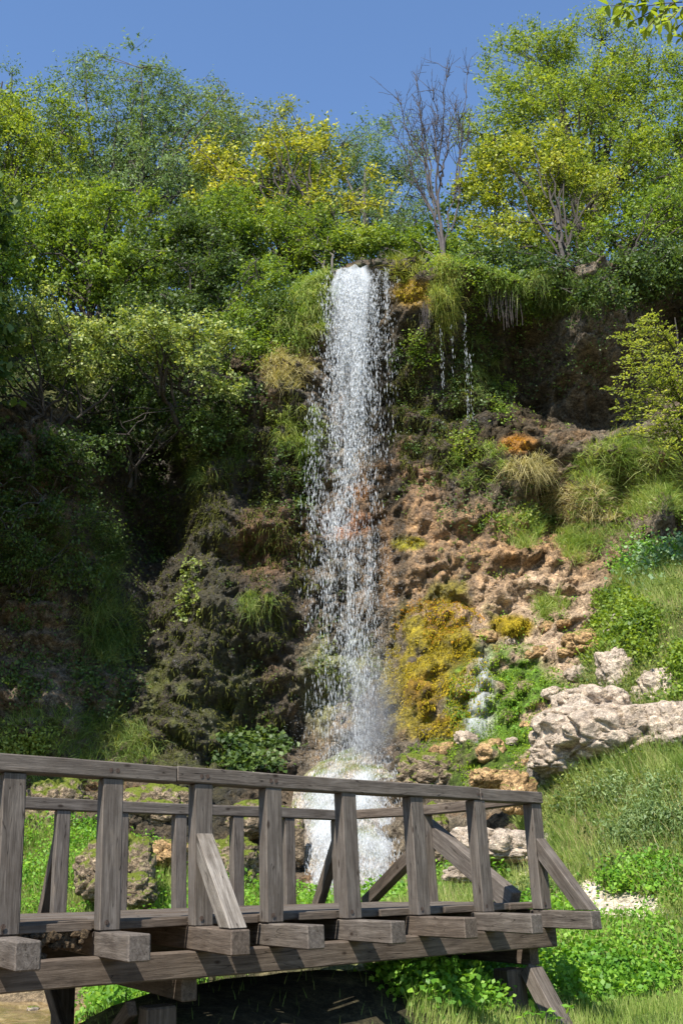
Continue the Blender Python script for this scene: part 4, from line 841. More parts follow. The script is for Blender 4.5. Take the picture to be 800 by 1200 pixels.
# drops and threads
def drops(P, D, L, W, parent, name, mat='drops'):
    n = len(P); D = unit(D); s = unit(np.cross(D, rg.normal(size=(n, 3)))); b = np.cross(D, s); L = L[:, None]; W = W[:, None]
    V = np.stack([P - D * L * .5, P + s * W * .5, P - s * W * .25 + b * W * .43, P - s * W * .25 - b * W * .43, P + D * L * .5], 1).reshape(-1, 3)
    i = np.arange(n)[:, None] * 5; F_ = np.concatenate([i + np.array([[0, a, c]]) for a, c in ((2, 1), (3, 2), (1, 3))] + [i + np.array([[4, a, c]]) for a, c in ((1, 2), (2, 3), (3, 1))])
    return tag(mesh_np(name, V, [F_], M[mat], parent, False, {'dens': np.ones(len(V))}), kind='stuff')
n = 44000; tz = rg.random(n) ** .85; z = LIP[2] - tz * (LIP[2] - 2.9); x0, x1, y, t = fall_edges(z)
cl = noise(np.stack([rg.random(n) * 0 + z * .9, z * 0, z * 0], -1), 1, 5)
u = .5 + rg.normal(0, .25, n) - .08 * (t < .6); u = np.where((t > .6) & (rg.random(n) < .45), .72 + rg.normal(0, .12, n), u)
P = np.stack([x0 + (x1 - x0) * u, y + rg.normal(0, .25, n) * smooth(0, .1, t), z], -1); keep = (fbm(P * np.array([5.5, 1, .7]), 1, 3, 17) + .25 * rg.normal(size=n) > -.10 + .10 * t) & (abs(u - .5) < .68) & (rg.random(n) > .5 * t); P = P[keep]; t = t[keep]; m = len(P)
drops(P, np.stack([rg.normal(0, .05, m), rg.normal(0, .05, m), -np.ones(m)], -1), rg.uniform(.04, .22, m) * (1 + t * .4), rg.uniform(.004, .0145, m) * (1 - .25 * t), fall, 'water_drops')
# thin side trickles right of the lip
for (px, y0, y1, yy, nn) in ((515, 385, 470, 26.3, 50), (542, 370, 500, 26.9, 110), (550, 420, 500, 26.9, 30), (528, 390, 450, 26.5, 25), (452, 322, 380, 26.9, 200)):
    a = at(px, y0, yy); b = at(px + 4, y1, yy); q = rg.random(nn); P = a + (b - a) * q[:, None] + rg.normal(0, .025, (nn, 3)); P[:, 0] = a[0] + rg.normal(0, .03, nn); P[:, 1] = yy - .3 + rg.normal(0, .04, nn)
    for w_ in range(0):
        tm = MB(); g_ = wander(a + [rg.normal(0, .04), -.35, 0], np.array([a[0] + rg.normal(0, .03), yy - .4, b[2] + rg.uniform(-.2, .3)]), 14, .007, rg)
        tm.tube(g_, .0030 * rg.uniform(.6, 1.3, 14), 4); tm.build('water_thread', M['drops'], fall, True, {'dens': np.ones(14 * 4)})
    drops(P, np.tile([0, 0, -1.0], (nn, 1)), rg.uniform(.05, .2, nn), rg.uniform(.004, .008, nn), fall, 'side_trickle')
# thin film of water over the green apron at the right
fu, fv = np.meshgrid(np.linspace(0, 1, 34), np.linspace(0, 1, 60)); fpy = 772 + fv * 100; fpx = 560 + 4 * np.sin(fv * 7) + (fu - .5) * (16 + 34 * fv)
fY = np.full(fu.shape, 25.0); fr = ray(fpx, fpy)
for _ in range(14): fY = cliff_base(fr[..., 0] / fr[..., 1] * fY, fr[..., 2] / fr[..., 1] * fY)
fP = fr * (fY / fr[..., 1])[..., None]; fP[..., 1] = cliff_y(fP[..., 0], fP[..., 2]) - .05
fd = .62 - .5 * np.abs(fu * 2 - 1) ** 2 - .25 * smooth(.7, 1, fv) + .2 * noise(np.stack([fu * 6, fv * 2, fu * 0], -1), 1, 88)
tag(mesh_np('water_film', fP.reshape(-1, 3), [grid_faces(60, 34)], M['veil'], None, True, {'dens': fd.ravel()}), 'thin white film of water sliding over the green moss right of the main fall', 'trickle')
# lower cascade: water spreading over the rounded cone
rows = []
CC = [(868, 424, 450, 25.9), (878, 400, 470, 25.6), (890, 374, 484, 25.2), (905, 356, 496, 24.7), (925, 344, 502, 24.1), (950, 340, 502, 23.4), (980, 352, 488, 22.7), (1010, 354, 482, 22.0), (1040, 356, 478, 21.4), (1062, 356, 476, 21.0), (1085, 350, 476, 20.7)]
cy_ = np.array([c[0] for c in CC]); rr = np.linspace(868, 1085, 110); uu = np.linspace(0, 1, 80)
RR, UU = np.meshgrid(rr, uu, indexing='ij'); l = np.interp(RR, cy_, [c[1] for c in CC]); r = np.interp(RR, cy_, [c[2] for c in CC]); Yd = np.interp(RR, cy_, [c[3] for c in CC])
Pc = at(l + (r - l) * UU, RR, Yd + .8 * np.abs(UU * 2 - 1) ** 2.2)
Pc = Pc + np.stack([0 * RR, -(.26 * fbm(Pc * [1, 1, .6], 1.1, 4, 66)), .06 * fbm(Pc, 3, 3, 67)], -1)
rockc = mesh_np('cascade_rock', (Pc + np.array([0, .12, -.04])).reshape(-1, 3), [grid_faces(110, 80)], M['limestone_grey'], None, True)
tag(rockc, 'rounded tufa cone under the lower cascade', 'rock')
dn = .64 - .75 * np.abs(UU * 2 - 1) ** 3 + .22 * noise(np.stack([UU * 8, RR * .012, RR * 0], -1), 1, 21) - .1 * smooth(990, 1080, RR)
dn = dn - .30 * (1 - smooth(880, 940, RR)) + .3 * fbm(Pc * [1.2, 1, .5], 1.6, 3, 77)
mesh_np('cascade', Pc.reshape(-1, 3), [grid_faces(110, 80)], M['froth'], fall, True, {'dens': dn.ravel()})
mesh_np('cascade', (Pc + np.array([0.03, -.13, .03])).reshape(-1, 3), [grid_faces(110, 80)], M['froth'], fall, True, {'dens': (dn - .22).ravel()})
n = 3500; i = rg.integers(0, 110, n); j = rg.integers(4, 76, n); P = Pc[i, j] + np.stack([rg.normal(0, .06, n), -abs(rg.normal(0, .16, n)), rg.normal(.03, .08, n)], -1)
drops(P, np.stack([rg.normal(0, .15, n), rg.normal(-.3, .2, n), -np.ones(n)], -1), rg.uniform(.05, .2, n), rg.uniform(.005, .013, n), fall, 'cascade_drops')
# spray at the foot of the plunge
n = 4500; c = at(432, 885, 25.6); q = rg.normal(0, 1, (n, 3)) * np.array([.75, .5, .35]); q[:, 2] = abs(q[:, 2]) * 2.2 - .3; P = c + q
m2 = 4000; zz2 = rg.random(m2) ** 1.5 * 5.5; P2 = np.stack([c[0] + .15 + rg.normal(0, .22, m2) + rg.normal(0, .08, m2) * zz2, c[1] - .1 + rg.normal(0, .3, m2), c[2] + zz2], -1); P = np.concatenate([P, P2]); n = len(P)
drops(P, rg.normal(0, 1, (n, 3)) + [0, 0, -1.2], rg.uniform(.01, .04, n), rg.uniform(.004, .009, n), fall, 'spray')
# mist hanging round the foot
bm = bmesh.new(); bmesh.ops.create_icosphere(bm, subdivisions=4, radius=1)
for v in bm.verts:
    v.co = Vector((v.co.x * 1.5, v.co.y * 1.1, v.co.z * (3.4 if v.co.z > 0 else 1.2))) * (1 + .15 * float(noise(np.array([v.co.x, v.co.y, v.co.z]), 1.5, 4)))
    v.co += Vector((c[0] + .1 * 1, c[1] - .2, c[2] + .2))
me = bpy.data.meshes.new('mist'); bm.to_mesh(me); bm.free()
m, nt, nd, lk = new_mat('water_mist'); pv = N(nt, 'ShaderNodeVolumePrincipled'); pv.inputs['Color'].default_value = (.95, .96, 1, 1); pv.inputs['Anisotropy'].default_value = .2
tc = N(nt, 'ShaderNodeNewGeometry'); vm = N(nt, 'ShaderNodeVectorMath', operation='SUBTRACT'); lk.new(tc.outputs['Position'], vm.inputs[0]); vm.inputs[1].default_value = (c[0] + .1, c[1] - .2, c[2] + .3)
v2 = N(nt, 'ShaderNodeVectorMath', operation='MULTIPLY'); lk.new(vm.outputs[0], v2.inputs[0]); v2.inputs[1].default_value = (.95, 1.2, .38); v3 = N(nt, 'ShaderNodeVectorMath', operation='LENGTH'); lk.new(v2.outputs[0], v3.inputs[0])
fo = math_(nt, 'SUBTRACT', 1.0, v3.outputs['Value'], True); fo = math_(nt, 'POWER', fo, 1.6); lk.new(math_(nt, 'MULTIPLY', fo, 1.1), pv.inputs['Density'])
o_ = N(nt, 'ShaderNodeOutputMaterial'); lk.new(pv.outputs[0], o_.inputs['Volume']); me.materials.append(m)
mo = link('mist', me, None, fall); tag(mo, kind='stuff')

# ------------------------------------------------------------------ grass and herbs on the ground
def ground_pts(n, box, seed, cond=None):
    rg = np.random.default_rng(seed); x = rg.uniform(box[0], box[1], n); y = rg.uniform(box[2], box[3], n); z = ground_z(x, y); P = np.stack([x, y, z], -1)
    px, py = proj(P); k = (px > -140) & (px < 940) & (py < 1330) & (y < cliff_base(x, z) + .1) & (z > -1.44)
    if cond is not None: k &= cond(px, py, P)
    P = P[k]; e = .15; gx = (ground_f(P[:, 0] + e, P[:, 1]) - ground_f(P[:, 0] - e, P[:, 1])) / (2 * e); gy = (ground_f(P[:, 0], P[:, 1] + e) - ground_f(P[:, 0], P[:, 1] - e)) / (2 * e)
    return P, unit(np.stack([-gx, -gy, np.ones_like(gx)], -1))
def ell(px, py, cx, cy, rx, ry): return ((px - cx) / rx) ** 2 + ((py - cy) / ry) ** 2 < 1
def not_bare(px, py, P):
    nz = fbm(P, 3.0, 4, 411); out = np.ones(len(px), bool); rnd = np.random.default_rng(1).random(len(px))
    for (cx, cy, rx, ry) in ((728, 1070, 56, 24), (590, 985, 46, 12), (615, 1010, 26, 18), (690, 1045, 14, 12)):
        out &= ~((np.sqrt(((px - cx) / rx) ** 2 + ((py - cy) / ry) ** 2) + .6 * nz < 1) & (rnd < .985))
    return out
def not_river(px, py, P): return ~((px < 100) & (py > 1125))
def herb(name, P, Nn, mat, label, h=(.1, .35), leaf=(.06, .045), per=14, seed=0, spread=.09):
    rg = np.random.default_rng(seed); k = len(P); hh = rg.uniform(*h, k); st = unit(Nn * .5 + [0, 0, 1] + rg.normal(0, .2, (k, 3)))
    t = rg.random((k, per)) ** .7; C = P[:, None] + st[:, None] * (hh[:, None] * t)[..., None] + rg.normal(0, spread, (k, per, 3)) * [1, 1, .35]
    C = C.reshape(-1, 3); m = len(C); s = rg.uniform(.5, 1.3, m); V, Fq = leaf_quads(C, rg.normal(0, 1, (m, 3)) + [0, 0, -.3], unit(rg.normal(0, .45, (m, 3)) + [-.1, -.3, .9]), leaf[0] * s, leaf[1] * s)
    return tag(mesh_np(name, V, [Fq], M[mat]), label, 'plants', None, 'stuff')
def gr(box, n, L, mat, label, seed, cond=None, W=.010, bend=.6, clump=.0):
    P, Nn = ground_pts(n, box, seed, cond)
    if clump: 
        k = fbm(P, 1.6, 3, seed + 7) > clump; P = P[k]; Nn = Nn[k]
    rg = np.random.default_rng(seed + 1); m = len(P); f = 1 + .5 * fbm(P, .8, 3, 77)
    return blade_obj('grass', P, Nn, L * rg.uniform(.4, 1.25, m) * f, W * rg.uniform(.6, 1.3, m), bend, mat, label, 'grass', seed, 'stuff')
c_hill = lambda px, py, P: (P[:, 0] > .8) & not_bare(px, py, P)
gr((.8, 8.5, 12.5, 25), 76000, .27, 'grass', 'green and dry grass covering the right-hand hillside', 1, c_hill)
gr((.8, 8.5, 12.5, 25), 20000, .3, 'grass_straw', 'straw-coloured dry grass mixed over the right-hand hillside', 2, c_hill, clump=.02)
gr((.5, 8, 8.8, 13.5), 44000, .13, 'grass', 'short meadow grass in the lower right corner', 3, lambda px, py, P: py > 1100, W=.007)
gr((-1.5, 3.5, 14, 21), 26000, .2, 'grass', 'grass between the bridge and the cascade', 4, c_hill if False else not_bare)
gr((-10, -1.5, 17.5, 25), 42000, .28, 'grass', 'grass on the mound seen through the railing at left', 5, not_river)
gr((-3.5, 1.5, 8.0, 11), 500, .09, 'grass_dark', 'sparse grass on the dark bank right under the deck', 8, not_river, W=.006)
gr((-4, 2.5, 8.0, 14.5), 14000, .07, 'grass_dark', 'grass in the shade under the bridge', 6, lambda px, py, P: not_river(px, py, P) & ~ell(px, py, 320, 1190, 200, 100), W=.006)
gr((1.5, 7.5, 14, 21), 40000, .36, 'grass', 'longer grass growing up against the foot of the large pale outcrop', 9, lambda px, py, P: ell(px, py, 725, 905, 110, 24), W=.011)
def nettles(px, py, P):
    a = ell(px, py, 700, 1130, 105, 55) | ell(px, py, 560, 1150, 110, 45) | ell(px, py, 640, 1100, 60, 30) | ell(px, py, 760, 1045, 60, 26)
    return a & (fbm(P, 1.0, 3, 5) > -.35) & not_bare(px, py, P)
P, Nn = ground_pts(60000, (-.5, 7, 9.5, 16), 11, nettles); k = np.random.default_rng(3).choice(len(P), min(len(P), 3300), replace=False)
herb('nettle_bed', P[k], Nn[k], 'leaf_nettle', 'dense bed of bright green broad-leaved herbs right of the bridge pier', seed=1)
P, Nn = ground_pts(60000, (2, 9, 14, 22), 12, lambda px, py, P: (ell(px, py, 735, 965, 66, 34) | ell(px, py, 790, 960, 50, 34)) & (fbm(P, 1.6, 3, 6) > -.1)); k = np.random.default_rng(4).choice(len(P), min(len(P), 420), replace=False)
herb('mint_bed', P[k], Nn[k], 'leaf_minty', 'tall grey-green herbs in the middle of the right-hand hillside', (.15, .5), (.07, .022), 18, 2, .05)
P, Nn = ground_pts(60000, (-9, 2.5, 17, 24), 13, lambda px, py, P: (fbm(P, .9, 3, 8) > -.05) & not_river(px, py, P) & (py < 1130)); k = np.random.default_rng(5).choice(len(P), min(len(P), 2400), replace=False)
herb('herb_bed', P[k], Nn[k], 'leaf_nettle', 'bright herbs on the bank behind the railing', (.1, .5), (.075, .05), 14, 3)
P, Nn = ground_pts(40000, (-4.2, -1.2, 12, 19), 14, lambda px, py, P: (P[:, 2] > -1.35) & not_river(px, py, P) & (px < 230)); k = np.random.default_rng(6).choice(len(P), min(len(P), 900), replace=False)
herb('herb_bed', P[k], Nn[k], 'leaf_nettle', 'sunlit leafy herbs on the stream bank seen below the bridge deck at left', (.15, .6), (.08, .05), 14, 4)
P, Nn = ground_pts(40000, (2.5, 9, 17, 25), 15, lambda px, py, P: (ell(px, py, 770, 800, 60, 40) | ell(px, py, 715, 745, 60, 40)) & (fbm(P, 1.2, 3, 9) > -.1)); k = np.random.default_rng(7).choice(len(P), min(len(P), 1000), replace=False)
herb('herb_bed', P[k], Nn[k], 'leaf_green', 'green herbs among the pale rocks of the upper right slope', (.15, .5), (.09, .06), 14, 5)
P, Nn = ground_pts(90000, (1.2, 9, 12.5, 25), 16, lambda px, py, P: (fbm(P, 1.1, 4, 19) > .02) & not_bare(px, py, P)); k = np.random.default_rng(8).choice(len(P), min(len(P), 2600), replace=False)
herb('herb_bed', P[k], Nn[k], 'leaf_olive', 'low olive-green weeds scattered through the hillside grass', (.05, .32), (.06, .035), 12, 6)
P, Nn = ground_pts(90000, (1.2, 9, 12.5, 25), 17, lambda px, py, P: (fbm(P, 1.3, 4, 29) > .1) & not_bare(px, py, P)); k = np.random.default_rng(9).choice(len(P), min(len(P), 1300), replace=False)
herb('herb_bed', P[k], Nn[k], 'leaf_dark', 'darker green weeds scattered through the hillside grass', (.05, .35), (.06, .04), 14, 7)
# one small plant close to the pier foot
pp = at(640, 1190, 8.2); root = empty('sapling', pp - np.array([0, 0, .35]), 'small bright sapling in front of the slanting pier strut at the bottom edge', 'plant')
sb = MB(); rg = np.random.default_rng(2); tips = []
for k in range(5):
    e = pp + np.array([(k - 2) * .08, rg.normal(0, .04), rg.uniform(-.04, .06)]); q = wander(pp - np.array([0, 0, .35]), e, 6, .008, rg); sb.tube(q, .004, 3); tips.append(e)
sb.build('stem', M['bark'], root)
C = []; A = []
for e in tips:
    for k in range(6):
        d = unit(rg.normal(size=3) * [1, 1, .3]); C.append(e + d * .035); A.append(d)
C = np.array(C); V, Fq = leaf_quads(C, np.array(A), unit(rg.normal(0, .3, C.shape) + [0, -.3, .9]), np.full(len(C), .07), np.full(len(C), .03)); mesh_np('leaves', V, [Fq], M['leaf_nettle'], root)

# ------------------------------------------------------------------ boulders and stones
def boulder(px, py, Y, rx, rz, mat, label, name='boulder', depth=1.0, seed=0, group=None, rot=0.0, sub=5, rough=.34, parent=None, lift=0.0):
    c = at(px, py, Y); m = (c[1] * CT + c[2] * ST) / F_PX; s = np.array([rx * m, rx * m * depth, rz * m]); c = c + [0, s[1] * .35, lift]
    bm = bmesh.new(); bmesh.ops.create_icosphere(bm, subdivisions=sub, radius=1); co = np.array([v.co[:] for v in bm.verts]); off = np.array([seed * 3.1, seed * 1.7, seed * .9])
    # squarish, fractured block
    co = np.sign(co) * np.abs(co) ** .8; sz = max(s)
    Q = co * s / sz + off
    f1, f2 = worley(Q, 1.5, seed); g1, g2 = worley(Q, 3.6, seed + 4)
    rd = lambda sc, sd: 1 - 2 * np.abs(noise(Q + .12 * np.stack([noise(Q, 3, 7), noise(Q, 3, 8), noise(Q, 3, 9)], -1), sc, sd))
    dsp = rough * (.45 - f1) * .8 + rough * .35 * (.5 - g1) + rough * .3 * fbm(Q, 1.6, 3, seed) + rough * (.26 * rd(2.2, seed) + .15 * rd(4.6, seed + 1) + .06 * rd(9.5, seed + 2) + .04 * noise(Q, 20, seed)) - rough * .45 * (1 - smooth(0, .10, f2 - f1)) - rough * .2 * (1 - smooth(0, .1, g2 - g1))
    co = co * (1 + dsp[:, None]); co[:, 2] *= np.where(co[:, 2] < 0, .9, 1)
    a, b = math.cos(rot), math.sin(rot); x = co[:, 0] * s[0]; z = co[:, 2] * s[2]; W = np.stack([x * a - z * b, co[:, 1] * s[1], x * b + z * a], -1) + c
    for v, w in zip(bm.verts, W): v.co = Vector(w)
    me = bpy.data.meshes.new(name); bm.to_mesh(me); bm.free(); me.polygons.foreach_set('use_smooth', np.ones(len(me.polygons), bool))
    return tag(link(name, me, M[mat], parent), label, 'rock', group)
B = boulder
B(738, 862, 18.8, 108, 38, 'limestone', 'largest pale limestone outcrop on the right slope', 'rock_outcrop', .9, 1, rot=-.04, sub=6, rough=.30)
B(698, 826, 19.7, 44, 22, 'limestone', 'pale block forming the upper left step of the large outcrop', 'boulder', .9, 51)
B(796, 858, 18.0, 42, 34, 'limestone', 'pale block cut by the right edge at the end of the large outcrop', 'boulder', .9, 52)
B(672, 868, 19.2, 42, 42, 'limestone', 'pale block at the left end of the large limestone outcrop', 'boulder', .9, 2)
B(722, 787, 21.2, 22, 28, 'limestone', 'narrow pale rock pointing up above the large outcrop', 'boulder', .8, 3, rot=.3)
B(775, 810, 20.5, 30, 26, 'limestone', 'pale rock right behind the large outcrop', 'boulder', .8, 4)
B(740, 745, 22.5, 30, 26, 'limestone_grey', 'grey-brown rock standing in the grass of the upper slope', 'boulder', .8, 5)
B(798, 742, 21.8, 14, 16, 'limestone_grey', 'small brown rock at the right edge of the picture', 'boulder', .8, 6)
B(797, 905, 17.6, 26, 9, 'limestone_grey', 'grey rock shelf cut by the right edge beside the large outcrop', 'boulder', .8, 7)
B(690, 752, 23.4, 26, 16, 'tufa_orange', 'brownish ochre rock left of the grey-brown rock', 'boulder', .8, 8)
B(585, 992, 17.6, 56, 20, 'limestone', 'pale flat rock seen through the railing above the last deck planks', 'boulder', .8, 9, rot=-.1)
B(545, 1025, 16.6, 24, 10, 'limestone', 'small pale rock low in the railing near the end brace', 'boulder', .8, 10)
B(608, 930, 18.6, 20, 26, 'tufa_orange', 'orange mossy rock just above the right end of the handrail', 'boulder', .9, 11)
B(655, 888, 18.9, 34, 20, 'limestone', 'low pale block at the lower left foot of the large outcrop', 'boulder', .9, 53)
B(632, 905, 19.6, 14, 24, 'limestone_grey', 'grey upright rock beside the right end of the handrail', 'boulder', .9, 12)
B(575, 912, 20.2, 24, 12, 'tufa_orange', 'low ochre rock behind the handrail near the green moss', 'boulder', .9, 13)
B(130, 1020, 19.8, 44, 36, 'boulder_moss', 'large mossy boulder on the mound between the second pair of posts', 'boulder', .8, 14, rot=.1)
B(165, 1012, 19.2, 16, 30, 'boulder_moss', 'upright brown mossy stone beside the large mossy boulder', 'boulder', .9, 15)
B(158, 1045, 18.8, 24, 20, 'boulder_moss', 'rounded mossy stone at the foot of the large mossy boulder', 'boulder', .9, 16)
B(200, 1000, 21.2, 26, 16, 'tufa_orange', 'orange mossy rock left of the pale diagonal brace', 'boulder', .9, 17)
B(272, 1012, 21.4, 28, 30, 'boulder_moss', 'mossy brown rock seen between the bleached brace and the next post', 'boulder', .9, 18)
B(300, 960, 23.0, 36, 22, 'boulder_moss', 'dark mossy rock behind the far handrail left of the cascade', 'boulder', .9, 19)
B(345, 985, 22.6, 12, 36, 'boulder_moss', 'mossy tufa edge along the left side of the cascade', 'boulder', .9, 20)
B(60, 950, 24.2, 42, 36, 'boulder_moss', 'root-covered brown rock above the far handrail at left', 'boulder', .8, 21)
B(185, 945, 24, 40, 26, 'boulder_moss', 'dark mossy rock in the shade above the far handrail', 'boulder', .8, 22)
B(500, 905, 23.4, 32, 22, 'boulder_moss', 'mossy rock at the right side of the cascade head', 'boulder', .9, 23)
B(505, 985, 21.0, 22, 40, 'boulder_moss', 'dark mossy rock along the right side of the cascade', 'boulder', .9, 24)
# ochre stones of the tufa slope
rgR = np.random.default_rng(12); st = []
OL = ['flat ochre stone upper left of the narrow pointed pale rock', 'pale tan stone just below the brownish ochre rock', 'ochre stone in the middle of the bare tufa, above the others beside the outcrop', 'ochre stone touching the left shoulder of the large outcrop',
 'rounded stone on the right edge of the green moss', 'tan stone between the green moss and the pale block', 'ochre stone in the lower part of the green moss', 'pale stone in the row of stones below the green moss', 'ochre stone just left of the pale block',
 'ochre stone below the streak of thin water film', 'small pale stone under the golden moss, nearest the falling water', 'ochre stone left of the brownish ochre rock, highest of the slope stones', 'ochre stone beside the small yellow moss patch', 'pale stone left of the small yellow moss patch', 'ochre stone right of the small yellow moss patch',
 'ochre stone at the foot of the narrow pointed pale rock', 'ochre stone against the upper left corner of the large outcrop', 'ochre stone just above the right end of the handrail']
STONES = [(640, 790), (662, 765), (628, 765), (650, 812), (618, 850), (640, 850), (600, 870), (575, 880), (632, 880), (548, 868), (520, 880), (660, 730), (598, 752), (570, 745), (640, 735), (676, 790), (655, 835), (612, 895)]
for k, (px, py) in enumerate(STONES):
    P_, N_ = cliff_sample(px, py, 9, 9, 1, 0); r = rgR.uniform(8, 17)
    where = 'left of the large outcrop' if px > 620 else ('at the foot of the green moss' if py > 840 else 'above the green moss')
    # sits half sunk in the slope
    B(px, py, float(P_[0, 1]) - .02, r, r * rgR.uniform(.5, .8), 'tufa_orange' if k % 3 else 'limestone', OL[k], 'stone', .8, 30 + k, group='ochre stones bedded in the tufa slope', sub=4, rot=rgR.uniform(-.4, .4))
# stones in and along the stream at the left
for k in range(9):
    x = rgR.uniform(-6.4, -4.2); y = rgR.uniform(14.5, 19.5); p = np.array([x, y, -1.42]); px, py = proj(p)
    B(float(px), float(py), y, rgR.uniform(3, 8), rgR.uniform(2, 4), 'limestone_grey', 'small wet stone breaking the surface of the brown stream', 'stone', .9, 60 + k, group='wet stones in the stream', sub=3)

# ------------------------------------------------------------------ wooden footbridge
e1 = unit(ray(1780, 1010)); eo = -unit(ray(-240, 1048)); e3 = unit(ray(235, -3000))   # along, outwards (towards the near side), up
DEP = 8.8
O0 = ray(489.6, 1073) / F_PX * DEP
W_ = 0.155
def s_of(px, off=np.zeros(3)):
    o = O0 + off; A = (px - 400) / F_PX
    dz = lambda v: v[1] * CT + v[2] * ST
    return (A * dz(o) - o[0]) / (e1[0] - A * dz(e1))
def bpt(s, o, h): return O0 + e1 * s + eo * o + e3 * h
bridge = empty('wooden_footbridge', bpt(0, -1, -1.1), 'weathered grey timber footbridge with handrails crossing in front of the waterfall', 'bridge')
_brg = random.Random(3)
def timber(name, corner, ax_len, ax_b, ax_c, L, b, c, mat='wood', bev=0.007, warp=0.004, label=None):
    """a sawn timber: corner point, three axes (length, b, c), sizes"""
    bm = bmesh.new(); bmesh.ops.create_cube(bm, size=1.0)
    for v in bm.verts: v.co = Vector(((v.co.x + .5) * L, (v.co.y + .5) * b, (v.co.z + .5) * c))
    n = max(1, int(L / 0.45))
    le = [e for e in bm.edges if abs(e.verts[0].co.x - e.verts[1].co.x) > L * .5]
    bmesh.ops.subdivide_edges(bm, edges=le, cuts=n)
    bmesh.ops.bevel(bm, geom=[e for e in bm.edges if len(e.link_faces) == 2 and e.calc_face_angle(0) > 0.5], offset=bev, segments=1, affect='EDGES')
    ox = _brg.random() * 40; oy = _brg.random() * 9
    g = []; ph = _brg.random() * 6
    aL, aB, aC = (unit(np.asarray(a, float)) for a in (ax_len, ax_b, ax_c))
    me = bpy.data.meshes.new(name)
    for v in bm.verts:
        x, y, z = v.co; g.append((x + ox, y + oy, z + oy * .7))
        w1 = warp * math.sin(x * 2.3 + ph) ; w2 = warp * math.cos(x * 1.7 + ph * 2)
        p = corner + aL * x + aB * (y + w1) + aC * (z + w2); v.co = Vector(p)
    bm.to_mesh(me); bm.free()
    a = me.attributes.new('grain', 'FLOAT_VECTOR', 'POINT'); a.data.foreach_set('vector', np.array(g, np.float32).ravel())
    o = link(name, me, M[mat], bridge)
    if label: o['label'] = label
    return o
def strut(name, p0, p1, wid_dir, b, c, mat='wood', label=None):
    """timber from p0 to p1 (centre line)"""
    p0 = np.asarray(p0, float); p1 = np.asarray(p1, float); L = np.linalg.norm(p1 - p0); a = (p1 - p0) / L
    bdir = unit(wid_dir - a * np.dot(wid_dir, a)); cdir = np.cross(a, bdir)
    return timber(name, p0 - bdir * b / 2 - cdir * c / 2, a, bdir, cdir, L, b, c, mat, label=label)

def prof_brace(s, w, o0, sg, h1, dh, f, mat, lab=None):
    """diagonal brace sawn to stand flat on the beam and flat against the post"""
    pr = [(0, h1), (0, h1 - dh), (f - dh * f / h1, .002), (f, .002)]
    bm = bmesh.new(); vs_ = [[bm.verts.new((a, b, c)) for (a, b) in pr] for c in (0, w)]
    bm.faces.new(vs_[0]); bm.faces.new(vs_[1][::-1])
    for i in range(4): bm.faces.new([vs_[0][(i + 1) % 4], vs_[0][i], vs_[1][i], vs_[1][(i + 1) % 4]])
    bmesh.ops.bevel(bm, geom=bm.edges[:], offset=.005, segments=1, affect='EDGES'); bmesh.ops.recalc_face_normals(bm, faces=bm.faces)
    ax = np.array([f, -h1]) / math.hypot(f, h1); g = []; ox = _brg.random() * 40
    for v in bm.verts:
        a, b, c = v.co; g.append((a * ax[0] + b * ax[1] + ox, -a * ax[1] + b * ax[0], c + ox)); v.co = Vector(bpt(s + c, o0 + sg * a, b))
    me = bpy.data.meshes.new('brace'); bmesh.ops.recalc_face_normals(bm, faces=bm.faces); bm.to_mesh(me); bm.free()
    a_ = me.attributes.new('grain', 'FLOAT_VECTOR', 'POINT'); a_.data.foreach_set('vector', np.array(g, np.float32).ravel())
    o = link('brace', me, M[mat], bridge)
    if lab: o['label'] = lab
POST_PX = [-122, -6, 117, 229, 314, 407, 489.6, 566, 635]
SS = [s_of(p) for p in POST_PX]
H_R = 0.93; RT = 0.105           # rail underside above beam top, rail thickness
WD = 3.0; OV = 0.70
for i, s in enumerate(SS):
    timber('post', bpt(s, -W_, 0), e3, e1, eo, H_R, W_, W_, 'wood')
    timber('crossbeam', bpt(s, OV, 0) - e3 * 0.002, -eo, e1, -e3, WD + W_ + 2 * OV, W_, 0.15, 'wood' if i % 3 else 'wood_brown', bev=.009)
# near handrail in three lengths
rj = s_of(207, e3 * H_R)
for a, b in ((SS[0] - .6, rj), (rj + .004, SS[7] - .25 + .33), (SS[7] + .084, SS[8] + W_ + .01)):
    timber('handrail', bpt(a, -W_ - .01, H_R + .001), e1, eo, e3, b - a, W_ + .025, RT, 'wood', bev=.008)
# stringers
timber('stringer', bpt(SS[0] - .6, -W_ - .02, -.152), e1, eo, -e3, SS[8] + W_ + .04 - SS[0] + .6, W_ + .012, .165, 'wood_brown', bev=.01)
timber('stringer', bpt(SS[0] - .6, -WD, -.152), e1, -eo, -e3, SS[8] - SS[0] + .6, W_, .165, 'wood_brown', bev=.01)
timber('stringer', bpt(SS[0] - .6, -WD / 2, -.152), e1, -eo, -e3, SS[8] - SS[0] + .6, W_, .165, 'wood_brown', bev=.01)
